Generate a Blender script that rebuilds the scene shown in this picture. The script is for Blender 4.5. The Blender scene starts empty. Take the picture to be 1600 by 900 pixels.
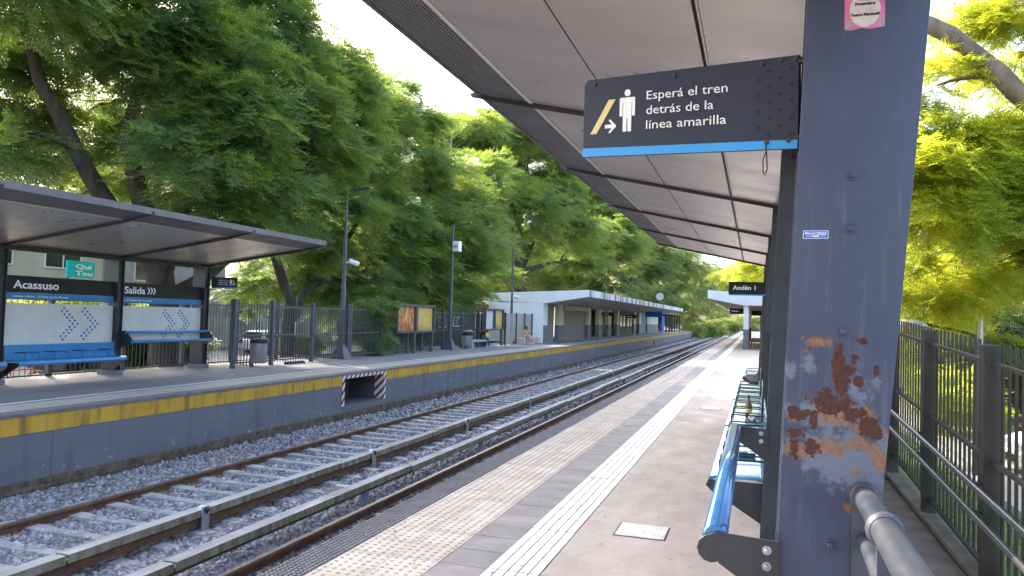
import bpy, bmesh, math, random
import numpy as np
from mathutils import Vector, Matrix, Euler
random.seed(7); np.random.seed(7)
sc = bpy.context.scene
col = sc.collection
R = math.radians
# ------------------------------------------------------------------ camera, sky, sun, exposure
cd = bpy.data.cameras.new('camera'); cam = bpy.data.objects.new('camera', cd); col.objects.link(cam)
cd.sensor_width = 36.0; cd.lens = 1180 / 1600 * 36; cd.clip_start = 0.05; cd.clip_end = 2000
Mr = [[0.951267, -0.016604, -0.307920], [0.306960, -0.044312, 0.950690], [0.029430, 0.998880, 0.037055]]
cam.matrix_world = Matrix(((Mr[0][0], Mr[0][1], -Mr[0][2], 0), (Mr[1][0], Mr[1][1], -Mr[1][2], 0),
                           (Mr[2][0], Mr[2][1], -Mr[2][2], 1.6), (0, 0, 0, 1)))
sc.camera = cam
SUN_EL, SUN_AZ = R(35), R(-57)          # azimuth measured from +Y towards +X
world = bpy.data.worlds.new('World'); sc.world = world; world.use_nodes = True
wn = world.node_tree.nodes; wl = world.node_tree.links
bg = wn['Background']; skyt = wn.new('ShaderNodeTexSky'); skyt.sky_type = 'NISHITA'; skyt.sun_disc = False
skyt.sun_elevation = SUN_EL; skyt.sun_rotation = SUN_AZ; skyt.dust_density = 4.0; skyt.air_density = 1.0; skyt.ozone_density = 0.6
wl.new(skyt.outputs[0], bg.inputs[0]); bg.inputs[1].default_value = 0.15
sd = bpy.data.lights.new('sun', 'SUN'); sun = bpy.data.objects.new('sun', sd); col.objects.link(sun)
sd.energy = 2.1; sd.angle = R(0.5); sd.color = (1.0, 0.93, 0.82)
tosun = Vector((math.sin(SUN_AZ) * math.cos(SUN_EL), math.cos(SUN_AZ) * math.cos(SUN_EL), math.sin(SUN_EL)))
sun.rotation_euler = tosun.to_track_quat('Z', 'Y').to_euler()
sc.view_settings.view_transform = 'Standard'; sc.view_settings.look = 'None'
sc.view_settings.exposure = 2.6; sc.view_settings.gamma = 1.0
sc.render.engine = 'CYCLES'
try:
    sc.cycles.use_denoising = True; sc.cycles.denoising_input_passes = 'RGB_ALBEDO_NORMAL'; sc.cycles.denoising_prefilter = 'NONE'; sc.cycles.max_bounces = 7; sc.cycles.diffuse_bounces = 4; sc.cycles.glossy_bounces = 3
    sc.cycles.transmission_bounces = 4; sc.cycles.transparent_max_bounces = 6; sc.cycles.sample_clamp_indirect = 6
except Exception: pass

# ------------------------------------------------------------------ materials
def nodes(name):
    m = bpy.data.materials.new(name); m.use_nodes = True
    nt = m.node_tree; b = nt.nodes['Principled BSDF']
    return m, nt, b
def ramp(nt, fac, stops, interp='LINEAR'):
    r = nt.nodes.new('ShaderNodeValToRGB'); r.color_ramp.interpolation = interp
    e = r.color_ramp.elements
    while len(e) < len(stops): e.new(0.5)
    for i, (p, c) in enumerate(stops):
        e[i].position = p; e[i].color = (c, c, c, 1) if isinstance(c, (int, float)) else (*c, 1)
    nt.links.new(fac, r.inputs[0]); return r.outputs[0]
def noise(nt, scale, detail=4, vec=None, rough=0.6, stretch=None, obj=False):
    n = nt.nodes.new('ShaderNodeTexNoise'); n.inputs['Scale'].default_value = scale; n.inputs['Detail'].default_value = detail
    n.inputs['Roughness'].default_value = rough
    if vec is None:
        if obj: vec = nt.nodes.new('ShaderNodeTexCoord').outputs['Object']
        else: vec = nt.nodes.new('ShaderNodeNewGeometry').outputs['Position']
    if stretch:
        mp = nt.nodes.new('ShaderNodeMapping'); mp.inputs['Scale'].default_value = stretch
        nt.links.new(vec, mp.inputs[0]); vec = mp.outputs[0]
    nt.links.new(vec, n.inputs['Vector']); return n.outputs['Fac']
def mix(nt, fac, a, b, mode='MIX'):
    m = nt.nodes.new('ShaderNodeMix'); m.data_type = 'RGBA'; m.blend_type = mode
    for s, v in ((m.inputs['Factor'], fac), (m.inputs['A'], a), (m.inputs['B'], b)):
        if isinstance(v, (int, float)): s.default_value = v
        elif isinstance(v, tuple): s.default_value = (*v, 1)
        else: nt.links.new(v, s)
    return m.outputs['Result']
def mathn(nt, op, a, b=None):
    m = nt.nodes.new('ShaderNodeMath'); m.operation = op
    for i, v in enumerate((a, b)):
        if v is None: continue
        if isinstance(v, (int, float)): m.inputs[i].default_value = v
        else: nt.links.new(v, m.inputs[i])
    return m.outputs[0]
def bump(nt, b, h, strength=0.3, dist=0.01):
    n = nt.nodes.new('ShaderNodeBump'); n.inputs['Strength'].default_value = strength; n.inputs['Distance'].default_value = dist
    nt.links.new(h, n.inputs['Height']); nt.links.new(n.outputs[0], b.inputs['Normal'])
def pm(name, c1, c2=None, scale=3.0, rough=0.7, metal=0.0, bmp=0.0, bscale=60, stretch=None, lo=0.35, hi=0.65, rnd=0.0, detail=5, spec=None, coat=0.0):
    m, nt, b = nodes(name)
    b.inputs['Roughness'].default_value = rough; b.inputs['Metallic'].default_value = metal
    if spec is not None: b.inputs['Specular IOR Level'].default_value = spec
    if coat: b.inputs['Coat Weight'].default_value = coat; b.inputs['Coat Roughness'].default_value = 0.08
    out = None
    if c2 is None and not rnd: b.inputs['Base Color'].default_value = (*c1, 1)
    else:
        if c2 is not None: out = ramp(nt, noise(nt, scale, detail, stretch=stretch), [(lo, c1), (hi, c2)])
        if rnd:
            oi = nt.nodes.new('ShaderNodeObjectInfo')
            v = ramp(nt, oi.outputs['Random'], [(0, 1 - rnd), (1, 1.0)])
            out = mix(nt, 1.0, out if out is not None else c1, v, 'MULTIPLY')
        nt.links.new(out, b.inputs['Base Color'])
    if bmp: bump(nt, b, noise(nt, bscale, 4), bmp, 0.008)
    return m
MT = {}
def mk(name, *a, **k): MT[name] = pm(name, *a, **k)
def m_concrete():
    m, nt, b = nodes('concrete')
    c = ramp(nt, noise(nt, 1.3, 9, stretch=(1.6, .5, 1), rough=.65), [(0.28, (0.235, 0.198, 0.18)), (0.5, (0.30, 0.255, 0.232)), (0.72, (0.385, 0.335, 0.305))])
    c = mix(nt, ramp(nt, noise(nt, 7, 8, rough=.7), [(0.52, 0.0), (0.75, 0.45)]), c, (0.17, 0.14, 0.125))
    c = mix(nt, ramp(nt, noise(nt, .55, 5, stretch=(2.2, .6, 1)), [(0.56, 0.0), (0.74, 0.5)]), c, (0.15, 0.125, 0.11))
    c = mix(nt, ramp(nt, noise(nt, 38, 3), [(0.70, 0.0), (0.76, 0.6)]), c, (0.10, 0.09, 0.08))
    c = mix(nt, ramp(nt, noise(nt, 24, 5, rough=.8), [(0.70, 0.0), (0.74, 0.5)]), c, (0.42, 0.37, 0.34))
    nt.links.new(c, b.inputs['Base Color']); nt.links.new(ramp(nt, noise(nt, 2.3, 6), [(0.3, .5), (.7, .85)]), b.inputs['Roughness'])
    bump(nt, b, noise(nt, 60, 6), .15, .006); return m
mk('ramp', (0.10, 0.075, 0.055), (0.18, 0.14, 0.105), 4, 0.9, bmp=0.25, bscale=30)
mk('beige_tile', (0.35, 0.30, 0.25), (0.45, 0.39, 0.33), 5, 0.7, bmp=0.08, rnd=0.14, detail=8)
mk('grate', (0.115, 0.108, 0.115), (0.165, 0.155, 0.165), 6, 0.7, rnd=0.1)
mk('grey_tile', (0.15, 0.14, 0.145), (0.22, 0.205, 0.21), 3, 0.75, bmp=0.08, rnd=0.16, detail=7)
mk('guide_base', (0.13, 0.12, 0.115), (0.2, 0.19, 0.18), 9, 0.8)
mk('guide_white', (0.56, 0.55, 0.52), (0.76, 0.75, 0.72), 7, 0.6, lo=0.3, hi=0.6, rnd=0.08, detail=8)
mk('joint', (0.06, 0.055, 0.05), (0.1, 0.09, 0.085), 12, 0.95)
mk('asphalt_platform', (0.16, 0.155, 0.16), (0.225, 0.215, 0.22), 1.2, 0.85, bmp=0.15, bscale=70, stretch=(1, .4, 1))
mk('face_plain', (0.08, 0.075, 0.08), (0.12, 0.11, 0.11), 2, 0.8)
mk('brick_foot', (0.07, 0.05, 0.033), (0.17, 0.125, 0.085), 5, 0.9, bmp=0.4, bscale=20)
mk('ballast', (0.15, 0.15, 0.17), (0.32, 0.32, 0.35), 16, 0.9, bmp=1.0, bscale=18, lo=0.25, hi=0.75)
mk('sleeper', (0.21, 0.20, 0.19), (0.38, 0.365, 0.35), 5, 0.85, bmp=0.2)
mk('rail_side', (0.075, 0.035, 0.02), (0.16, 0.075, 0.04), 5, 0.8, bmp=0.15)
mk('rail_head', (0.30, 0.26, 0.24), (0.40, 0.36, 0.34), 8, 0.35, metal=0.9)
mk('cover_top', (0.22, 0.205, 0.195), (0.40, 0.38, 0.365), 4, 0.75, stretch=(1, .3, 1))
mk('galvanised', (0.33, 0.34, 0.36), (0.48, 0.49, 0.51), 10, 0.45, metal=0.75)
mk('bracket_blue', (0.10, 0.15, 0.22), (0.17, 0.23, 0.3), 6, 0.6)
mk('porcelain', (0.6, 0.6, 0.58), (0.75, 0.75, 0.72), 9, 0.3)
mk('dark_paint', (0.024, 0.024, 0.028), (0.036, 0.036, 0.042), 6, 0.45)
mk('black_metal', (0.014, 0.014, 0.016), (0.025, 0.025, 0.028), 10, 0.4)
mk('post_blue', (0.055, 0.058, 0.075), (0.08, 0.083, 0.105), 4, 0.5)
mk('fence_dark', (0.026, 0.020, 0.014), (0.045, 0.036, 0.027), 5, 0.55, bmp=0.05)
mk('fence_left', (0.055, 0.055, 0.062), (0.085, 0.085, 0.095), 5, 0.55)
mk('bench_blue', (0.018, 0.17, 0.42), (0.03, 0.22, 0.50), 3, 0.28, coat=0.4)
mk('bench_worn', (0.02, 0.17, 0.36), (0.16, 0.33, 0.46), 5, 0.2, coat=0.6, lo=0.4, hi=0.72, stretch=(1, .5, 1))
mk('bar_blue', (0.03, 0.14, 0.34), (0.06, 0.2, 0.42), 5, 0.17, metal=0.35, coat=0.5)
mk('sign_dark', (0.022, 0.024, 0.045), (0.026, 0.028, 0.050), 3, 0.55, spec=.3)
mk('sign_black', (0.014, 0.013, 0.012), (0.018, 0.017, 0.015), 3, 0.55, spec=.3)
mk('sign_blue', (0.012, 0.27, 0.62), (0.014, 0.29, 0.65), 3, 0.4)
mk('sign_blue_dull', (0.015, 0.16, 0.38), (0.02, 0.18, 0.41), 3, 0.4)
mk('white_print', (0.82, 0.82, 0.82), (0.86, 0.86, 0.86), 3, 0.5)
mk('yellow_print', (0.72, 0.55, 0.22), (0.76, 0.6, 0.26), 3, 0.5)
mk('hole', (0.006, 0.006, 0.007), None)
mk('white_board', (0.53, 0.52, 0.50), (0.60, 0.59, 0.57), 2, 0.5)
mk('dot_blue', (0.015, 0.15, 0.36), None)
mk('dot_grey', (0.33, 0.33, 0.32), None)
mk('white_wall', (0.78, 0.78, 0.79), (0.85, 0.85, 0.86), 1.2, 0.8, bmp=0.05)
mk('soffit_plaster', (0.42, 0.39, 0.36), (0.5, 0.47, 0.43), 1.5, 0.85)
mk('grey_paint', (0.145, 0.15, 0.16), (0.18, 0.185, 0.2), 2, 0.7)
mk('grey_wall', (0.24, 0.225, 0.205), (0.29, 0.275, 0.25), 1.5, 0.8)
mk('cream_wall', (0.58, 0.49, 0.37), (0.68, 0.58, 0.45), 1.5, 0.8)
mk('dark_wall', (0.05, 0.04, 0.034), (0.085, 0.068, 0.055), 3, 0.8)
mk('house_grey', (0.30, 0.29, 0.275), (0.38, 0.365, 0.35), 1.0, 0.85)
mk('house_beige', (0.45, 0.39, 0.31), (0.55, 0.48, 0.39), 1.0, 0.85)
mk('house_white', (0.6, 0.6, 0.58), (0.7, 0.7, 0.68), 1.0, 0.8)
mk('roof_tile', (0.14, 0.13, 0.115), (0.24, 0.22, 0.19), 6, 0.9, bmp=0.4, bscale=12)
mk('wood_brown', (0.16, 0.07, 0.03), (0.24, 0.11, 0.05), 5, 0.7)
mk('glass_dark', (0.03, 0.035, 0.04), None, rough=0.06, spec=0.8)
mk('asphalt', (0.06, 0.06, 0.06), (0.11, 0.105, 0.10), 2, 0.9, bmp=0.2)
mk('street', (0.17, 0.16, 0.15), (0.25, 0.235, 0.22), 2, 0.9, bmp=0.2)
mk('pavement', (0.30, 0.28, 0.25), (0.40, 0.375, 0.34), 1.5, 0.85)
mk('soil', (0.07, 0.06, 0.04), (0.15, 0.13, 0.08), 1.2, 0.95, bmp=0.4, bscale=15)
mk('lawn', (0.05, 0.10, 0.018), (0.12, 0.17, 0.035), 3, 0.9, bmp=0.6, bscale=40)
mk('bark', (0.030, 0.024, 0.019), (0.075, 0.06, 0.046), 4, 0.95, bmp=0.9, bscale=14, stretch=(1, 1, .25))
mk('bark_light', (0.13, 0.10, 0.075), (0.26, 0.20, 0.15), 5, 0.95, bmp=0.9, bscale=14, stretch=(1, 1, .4))
mk('turquoise', (0.0, 0.50, 0.62), None, rough=0.4)
mk('amber_glass', (0.10, 0.035, 0.006), (0.13, 0.045, 0.008), 4, 0.06, spec=0.9)
mk('paper', (0.55, 0.47, 0.43), (0.7, 0.62, 0.58), 20, 0.8)
mk('rubber', (0.015, 0.015, 0.016), (0.03, 0.03, 0.03), 8, 0.8)
mk('car_black', (0.010, 0.010, 0.011), None, rough=0.45, coat=0.25)
mk('car_white', (0.72, 0.72, 0.72), None, rough=0.3, coat=0.6)
mk('chrome', (0.6, 0.6, 0.62), (0.7, 0.7, 0.72), 8, 0.25, metal=1.0)
mk('lamp_red', (0.4, 0.01, 0.01), None, rough=0.3)
mk('lens', (0.75, 0.75, 0.75), None, rough=0.2)
mk('skin', (0.42, 0.24, 0.16), (0.46, 0.27, 0.19), 10, 0.6)
mk('hair_dark', (0.012, 0.009, 0.008), (0.03, 0.022, 0.018), 20, 0.6)
mk('hair_brown', (0.10, 0.05, 0.025), (0.17, 0.09, 0.05), 20, 0.6)
mk('cloth_black', (0.012, 0.012, 0.014), (0.025, 0.025, 0.028), 20, 0.9)
mk('denim', (0.035, 0.055, 0.10), (0.06, 0.085, 0.14), 15, 0.9)
mk('cloth_yellow', (0.75, 0.55, 0.03), (0.8, 0.6, 0.05), 8, 0.8)
mk('cloth_floral', (0.62, 0.45, 0.36), (0.42, 0.14, 0.06), 9, 0.9, lo=0.45, hi=0.6)
mk('cloth_red', (0.45, 0.05, 0.03), (0.5, 0.07, 0.04), 8, 0.9)
mk('shoe', (0.6, 0.6, 0.6), None)
mk('banner_blue', (0.01, 0.07, 0.5), (0.015, 0.09, 0.55), 2, 0.6)
mk('teal_panel', (0.03, 0.13, 0.19), (0.04, 0.15, 0.21), 2, 0.6)
mk('shutter', (0.19, 0.165, 0.145), (0.24, 0.21, 0.185), 2, 0.6)
mk('orange_plant', (0.35, 0.12, 0.03), (0.5, 0.22, 0.05), 12, 0.8)
mk('bin_grey', (0.22, 0.225, 0.235), (0.30, 0.305, 0.315), 8, 0.5, metal=0.3, stretch=(1, 1, .3))
mk('terracotta', (0.35, 0.12, 0.06), (0.4, 0.15, 0.08), 8, 0.8)
mk('green_box', (0.05, 0.22, 0.05), None)
mk('packet', (0.02, 0.03, 0.08), None, rough=0.4)
mk('ceiling_seam', (0.55, 0.52, 0.48), None, rough=0.5)
mk('wood_pale', (0.42, 0.38, 0.30), (0.5, 0.46, 0.38), 6, 0.8)

def m_cover_side():
    m, nt, b = nodes('cover_side'); b.inputs['Roughness'].default_value = 0.85
    n1 = noise(nt, 3.0, 6, stretch=(1, 1, 1)); n2 = noise(nt, 9, 4, stretch=(1, 1, .15))
    c = ramp(nt, n2, [(0.3, (0.10, 0.085, 0.05)), (0.55, (0.24, 0.21, 0.14)), (0.75, (0.33, 0.31, 0.25))])
    c = mix(nt, ramp(nt, n1, [(0.45, 0.0), (0.7, 0.5)]), c, (0.20, 0.185, 0.10))
    nt.links.new(c, b.inputs['Base Color']); return m
MT['cover_side'] = m_cover_side(); MT['concrete'] = m_concrete()
def m_yellow_edge():
    m, nt, b = nodes('yellow_edge'); b.inputs['Roughness'].default_value = 0.7
    st = noise(nt, 7, 6, stretch=(1, 1, .12)); big = noise(nt, 0.8, 3)
    c = ramp(nt, big, [(0.3, (0.42, 0.23, 0.018)), (0.7, (0.58, 0.34, 0.03))])
    c = mix(nt, ramp(nt, st, [(0.48, 0.0), (0.68, 0.8)]), c, (0.14, 0.085, 0.03))
    c = mix(nt, ramp(nt, noise(nt, 14, 7, rough=.75), [(0.60, 0.0), (0.68, 0.7)]), c, (0.40, 0.30, 0.15))
    nt.links.new(c, b.inputs['Base Color']); return m
MT['yellow_edge'] = m_yellow_edge()
def m_platform_face():
    m, nt, b = nodes('platform_face'); b.inputs['Roughness'].default_value = 0.75
    c = ramp(nt, noise(nt, 0.9, 5, stretch=(1, .5, 2)), [(0.3, (0.112, 0.113, 0.132)), (0.7, (0.15, 0.15, 0.172))])
    g = nt.nodes.new('ShaderNodeNewGeometry'); s = nt.nodes.new('ShaderNodeSeparateXYZ'); nt.links.new(g.outputs['Position'], s.inputs[0])
    low = nt.nodes.new('ShaderNodeMapRange'); low.inputs[1].default_value = -0.45; low.inputs[2].default_value = -0.95
    nt.links.new(s.outputs['Z'], low.inputs[0])
    chips = mathn(nt, 'MULTIPLY', ramp(nt, noise(nt, 5.5, 8, rough=0.7), [(0.60, 0.0), (0.64, 1.0)]), low.outputs[0])
    chips = mathn(nt, 'MULTIPLY', chips, ramp(nt, noise(nt, 0.9, 2), [(0.46, 0.0), (0.56, 1.0)]))
    c = mix(nt, chips, c, (0.48, 0.45, 0.42))
    c = mix(nt, ramp(nt, noise(nt, 3.2, 8, stretch=(1, 1, .12)), [(0.52, 0.0), (0.72, 0.6)]), c, (0.055, 0.055, 0.065))
    c = mix(nt, ramp(nt, noise(nt, 2.4, 9, rough=.7), [(0.55, 0.0), (0.75, 0.35)]), c, (0.19, 0.18, 0.175))
    jn = nt.nodes.new('ShaderNodeMath'); jn.operation = 'FRACT'
    jd = mathn(nt, 'DIVIDE', s.outputs['Y'], 2.9); nt.links.new(jd, jn.inputs[0])
    j = ramp(nt, jn.outputs[0], [(0.0, 1.0), (0.004, 0.0)], 'CONSTANT')
    c = mix(nt, mathn(nt, 'MULTIPLY', j, 0.5), c, (0.05, 0.05, 0.055))
    nt.links.new(c, b.inputs['Base Color']); return m
MT['platform_face'] = m_platform_face()
def m_fascia():
    m, nt, b = nodes('stained_fascia'); b.inputs['Roughness'].default_value = 0.8
    st = noise(nt, 1.6, 6, stretch=(1, 1, .06)); c = mix(nt, ramp(nt, st, [(0.46, 0.0), (0.62, 0.9)]), (0.72, 0.70, 0.68), (0.07, 0.06, 0.055))
    nt.links.new(c, b.inputs['Base Color']); return m
MT['stained_fascia'] = m_fascia()
def m_hazard():
    m, nt, b = nodes('hazard_stripes'); b.inputs['Roughness'].default_value = 0.7
    g = nt.nodes.new('ShaderNodeNewGeometry'); s = nt.nodes.new('ShaderNodeSeparateXYZ'); nt.links.new(g.outputs['Position'], s.inputs[0])
    a = mathn(nt, 'ADD', mathn(nt, 'SUBTRACT', s.outputs['Y'], mathn(nt, 'MULTIPLY', s.outputs['Z'], 1.0)), mathn(nt, 'MULTIPLY', s.outputs['X'], 1.0))
    f = nt.nodes.new('ShaderNodeMath'); f.operation = 'FRACT'; nt.links.new(mathn(nt, 'MULTIPLY', a, 4.4), f.inputs[0])
    c = ramp(nt, f.outputs[0], [(0.0, (0.20, 0.025, 0.03)), (0.48, (0.66, 0.62, 0.62))], 'CONSTANT')
    c = mix(nt, ramp(nt, noise(nt, 12, 6), [(0.55, 0.0), (0.7, 0.5)]), c, (0.3, 0.25, 0.24))
    nt.links.new(c, b.inputs['Base Color']); return m
MT['hazard_stripes'] = m_hazard()
def m_soffit(name, base, rough, metal):
    m, nt, b = nodes(name); b.inputs['Metallic'].default_value = metal
    n = noise(nt, 1.3, 5, stretch=(.35, 1.6, 1)); c = ramp(nt, n, [(0.3, tuple(x * .85 for x in base)), (0.7, tuple(x * 1.12 for x in base))])
    nt.links.new(c, b.inputs['Base Color'])
    nt.links.new(ramp(nt, noise(nt, 2.5, 3), [(0.3, rough * .8), (0.7, rough * 1.25)]), b.inputs['Roughness'])
    bump(nt, b, noise(nt, 1.1, 0, stretch=(.6, 2.0, 1)), 0.14, 0.03); return m
MT['soffit'] = m_soffit('soffit_metal', (0.56, 0.49, 0.445), 0.33, 0.55)
MT['soffit_strip'] = m_soffit('soffit_strip', (0.18, 0.165, 0.165), 0.45, 0.4)
MT['roof_top'] = pm('roof_top', (0.10, 0.09, 0.095), (0.15, 0.135, 0.14), 3, 0.5)
def blob_mask(nt, pos, blobs, amp, nscale):
    res = None
    for (cx, cz, rx, rz) in blobs:
        s = nt.nodes.new('ShaderNodeVectorMath'); s.operation = 'SUBTRACT'; s.inputs[1].default_value = (cx, 0, cz); nt.links.new(pos, s.inputs[0])
        k = nt.nodes.new('ShaderNodeVectorMath'); k.operation = 'MULTIPLY'; k.inputs[1].default_value = (1 / rx, 0, 1 / rz); nt.links.new(s.outputs[0], k.inputs[0])
        l = nt.nodes.new('ShaderNodeVectorMath'); l.operation = 'LENGTH'; nt.links.new(k.outputs[0], l.inputs[0])
        res = l.outputs['Value'] if res is None else mathn(nt, 'MINIMUM', res, l.outputs['Value'])
    n = noise(nt, nscale, 8, rough=0.7); n2 = noise(nt, nscale * .4, 3)
    s2 = mathn(nt, 'ADD', mathn(nt, 'MULTIPLY', mathn(nt, 'SUBTRACT', n, 0.5), amp * 1.7), mathn(nt, 'MULTIPLY', mathn(nt, 'SUBTRACT', n2, 0.5), amp * 1.5))
    n3 = noise(nt, nscale * 3.2, 4, rough=.75); s2 = mathn(nt, 'ADD', s2, mathn(nt, 'MULTIPLY', mathn(nt, 'SUBTRACT', n3, 0.5), amp * 1.3))
    return mathn(nt, 'ADD', res, s2)
def m_rusty():
    m, nt, b = nodes('rusty_column_paint')
    pos = nt.nodes.new('ShaderNodeNewGeometry').outputs['Position']
    base = ramp(nt, noise(nt, 2.6, 9, stretch=(1, 1, .6), rough=.65), [(0.28, (0.036, 0.045, 0.088)), (0.52, (0.052, 0.062, 0.110)), (0.75, (0.076, 0.087, 0.138))])
    base = mix(nt, ramp(nt, noise(nt, 30, 6, stretch=(1, 1, .08)), [(0.56, 0.0), (0.8, 0.4)]), base, (0.2, 0.2, 0.26))
    base = mix(nt, ramp(nt, noise(nt, 16, 8, stretch=(1, 1, .15), rough=.7), [(0.58, 0.0), (0.8, 0.55)]), base, (0.045, 0.045, 0.06))
    base = mix(nt, ramp(nt, noise(nt, 70, 4, stretch=(1, 1, .4)), [(0.70, 0.0), (0.78, 0.6)]), base, (0.30, 0.30, 0.34))
    primer = blob_mask(nt, pos, [(0.30, 1.21, .15, .06), (0.27, 1.16, .12, .05), (0.35, 1.10, .07, .10), (0.16, 1.47, .025, .03), (0.11, 1.45, .02, .035), (0.30, 1.40, .05, .09), (0.2, 1.32, .1, .04), (0.36, 1.45, .02, .05)], 1.5, 14)
    c = mix(nt, ramp(nt, primer, [(0.55, 0.6), (1.35, 0.0)]), base, (0.20, 0.215, 0.25))
    orange = blob_mask(nt, pos, [(0.19, 1.545, .045, .02), (0.155, 1.515, .02, .015), (0.26, 1.32, .08, .03), (0.33, 1.28, .04, .03), (0.33, 1.23, .07, .03), (0.14, 1.20, .05, .025), (0.23, 1.21, .05, .02), (0.38, 1.19, .035, .05), (0.31, 1.14, .02, .025), (0.30, 1.03, .03, .015), (0.2, 1.22, .04, .02), (0.12, 1.30, .025, .02), (0.36, 1.27, .03, .02)], 1.7, 26)
    oc = ramp(nt, noise(nt, 45, 4), [(0.3, (0.19, 0.062, 0.018)), (0.7, (0.35, 0.155, 0.05))])
    c = mix(nt, ramp(nt, orange, [(0.35, 0.85), (0.75, 0.55), (1.25, 0.0)]), c, oc)
    dark = blob_mask(nt, pos, [(0.252, 1.47, .02, .06), (0.262, 1.42, .022, .06), (0.278, 1.46, .03, .02), (0.215, 1.365, .055, .03), (0.255, 1.345, .06, .035), (0.29, 1.325, .045, .03), (0.335, 1.30, .03, .022), (0.34, 1.275, .03, .03),
        (0.13, 1.315, .03, .022), (0.155, 1.32, .02, .012), (0.125, 1.25, .035, .02), (0.125, 1.205, .02, .05), (0.175, 1.215, .03, .03), (0.18, 1.30, .012, .03), (0.31, 1.43, .015, .02), (0.32, 1.555, .022, .012), (0.36, 1.46, .01, .02), (0.295, 1.50, .014, .022)], 1.25, 30)
    dc = ramp(nt, noise(nt, 60, 5), [(0.3, (0.058, 0.022, 0.017)), (0.7, (0.115, 0.042, 0.027))])
    c = mix(nt, ramp(nt, dark, [(0.85, 0.7), (1.2, 0.0)]), c, (0.19, 0.075, 0.03))
    dm = ramp(nt, dark, [(0.83, 1.0), (0.92, 0.0)])
    c = mix(nt, dm, c, dc)
    scr = ramp(nt, noise(nt, 22, 8, rough=0.75, stretch=(1, 1, .5)), [(0.69, 0.0), (0.72, 0.7)])
    c = mix(nt, scr, c, (0.30, 0.31, 0.36))
    nt.links.new(c, b.inputs['Base Color'])
    nt.links.new(ramp(nt, dm, [(0, 0.42), (1, 0.95)]), b.inputs['Roughness'])
    bump(nt, b, mathn(nt, 'ADD', mathn(nt, 'MULTIPLY', dm, -0.5), noise(nt, 35, 5)), 0.35, 0.004)
    return m
MT['rusty'] = m_rusty()
def m_poster(name, seed, cols):
    m, nt, b = nodes(name); b.inputs['Roughness'].default_value = 0.25
    n = noise(nt, 5 + seed, 3, stretch=(1, 1.0, .5))
    nt.links.new(ramp(nt, n, [(0.25 + i * .5 / (len(cols) - 1), c) for i, c in enumerate(cols)]), b.inputs['Base Color'])
    return m
MT['poster_a'] = m_poster('poster_a', 0, [(0.16, 0.03, 0.02), (0.55, 0.17, 0.05), (0.68, 0.33, 0.12), (0.72, 0.55, 0.4)])
MT['poster_b'] = m_poster('poster_b', 2, [(0.60, 0.25, 0.05), (0.68, 0.42, 0.12), (0.66, 0.5, 0.18), (0.55, 0.16, 0.05)])
def m_leaf(name, c, t, tw=0.4, var=0.25):
    m, nt, b = nodes(name)
    out = nt.nodes['Material Output']
    g = nt.nodes.new('ShaderNodeNewGeometry'); rn = g.outputs['Random Per Island']
    k = ramp(nt, rn, [(0, 1 - var), (1, 1 + var)])
    n = ramp(nt, noise(nt, 0.55, 2), [(0.35, (0.85, 0.95, 1.15)), (0.65, (1.2, 1.08, 0.75))])
    cc = mix(nt, 1.0, mix(nt, 1.0, c, k, 'MULTIPLY'), n, 'MULTIPLY'); tt = mix(nt, 1.0, mix(nt, 1.0, t, k, 'MULTIPLY'), n, 'MULTIPLY')
    b.inputs['Roughness'].default_value = 0.36; nt.links.new(cc, b.inputs['Base Color'])
    tr = nt.nodes.new('ShaderNodeBsdfTranslucent'); nt.links.new(tt, tr.inputs[0])
    ms = nt.nodes.new('ShaderNodeMixShader'); ms.inputs[0].default_value = tw
    nt.links.new(b.outputs[0], ms.inputs[1]); nt.links.new(tr.outputs[0], ms.inputs[2]); nt.links.new(ms.outputs[0], out.inputs[0])
    return m
MT['leaf'] = m_leaf('leaf_green', (0.115, 0.185, 0.095), (0.34, 0.46, 0.07), 0.5, .4)
MT['leaf_yellow'] = m_leaf('leaf_yellow', (0.17, 0.23, 0.03), (0.62, 0.68, 0.07), 0.58)
MT['leaf_dark'] = m_leaf('leaf_dark', (0.065, 0.11, 0.05), (0.18, 0.27, 0.045), 0.42, .4)

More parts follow.
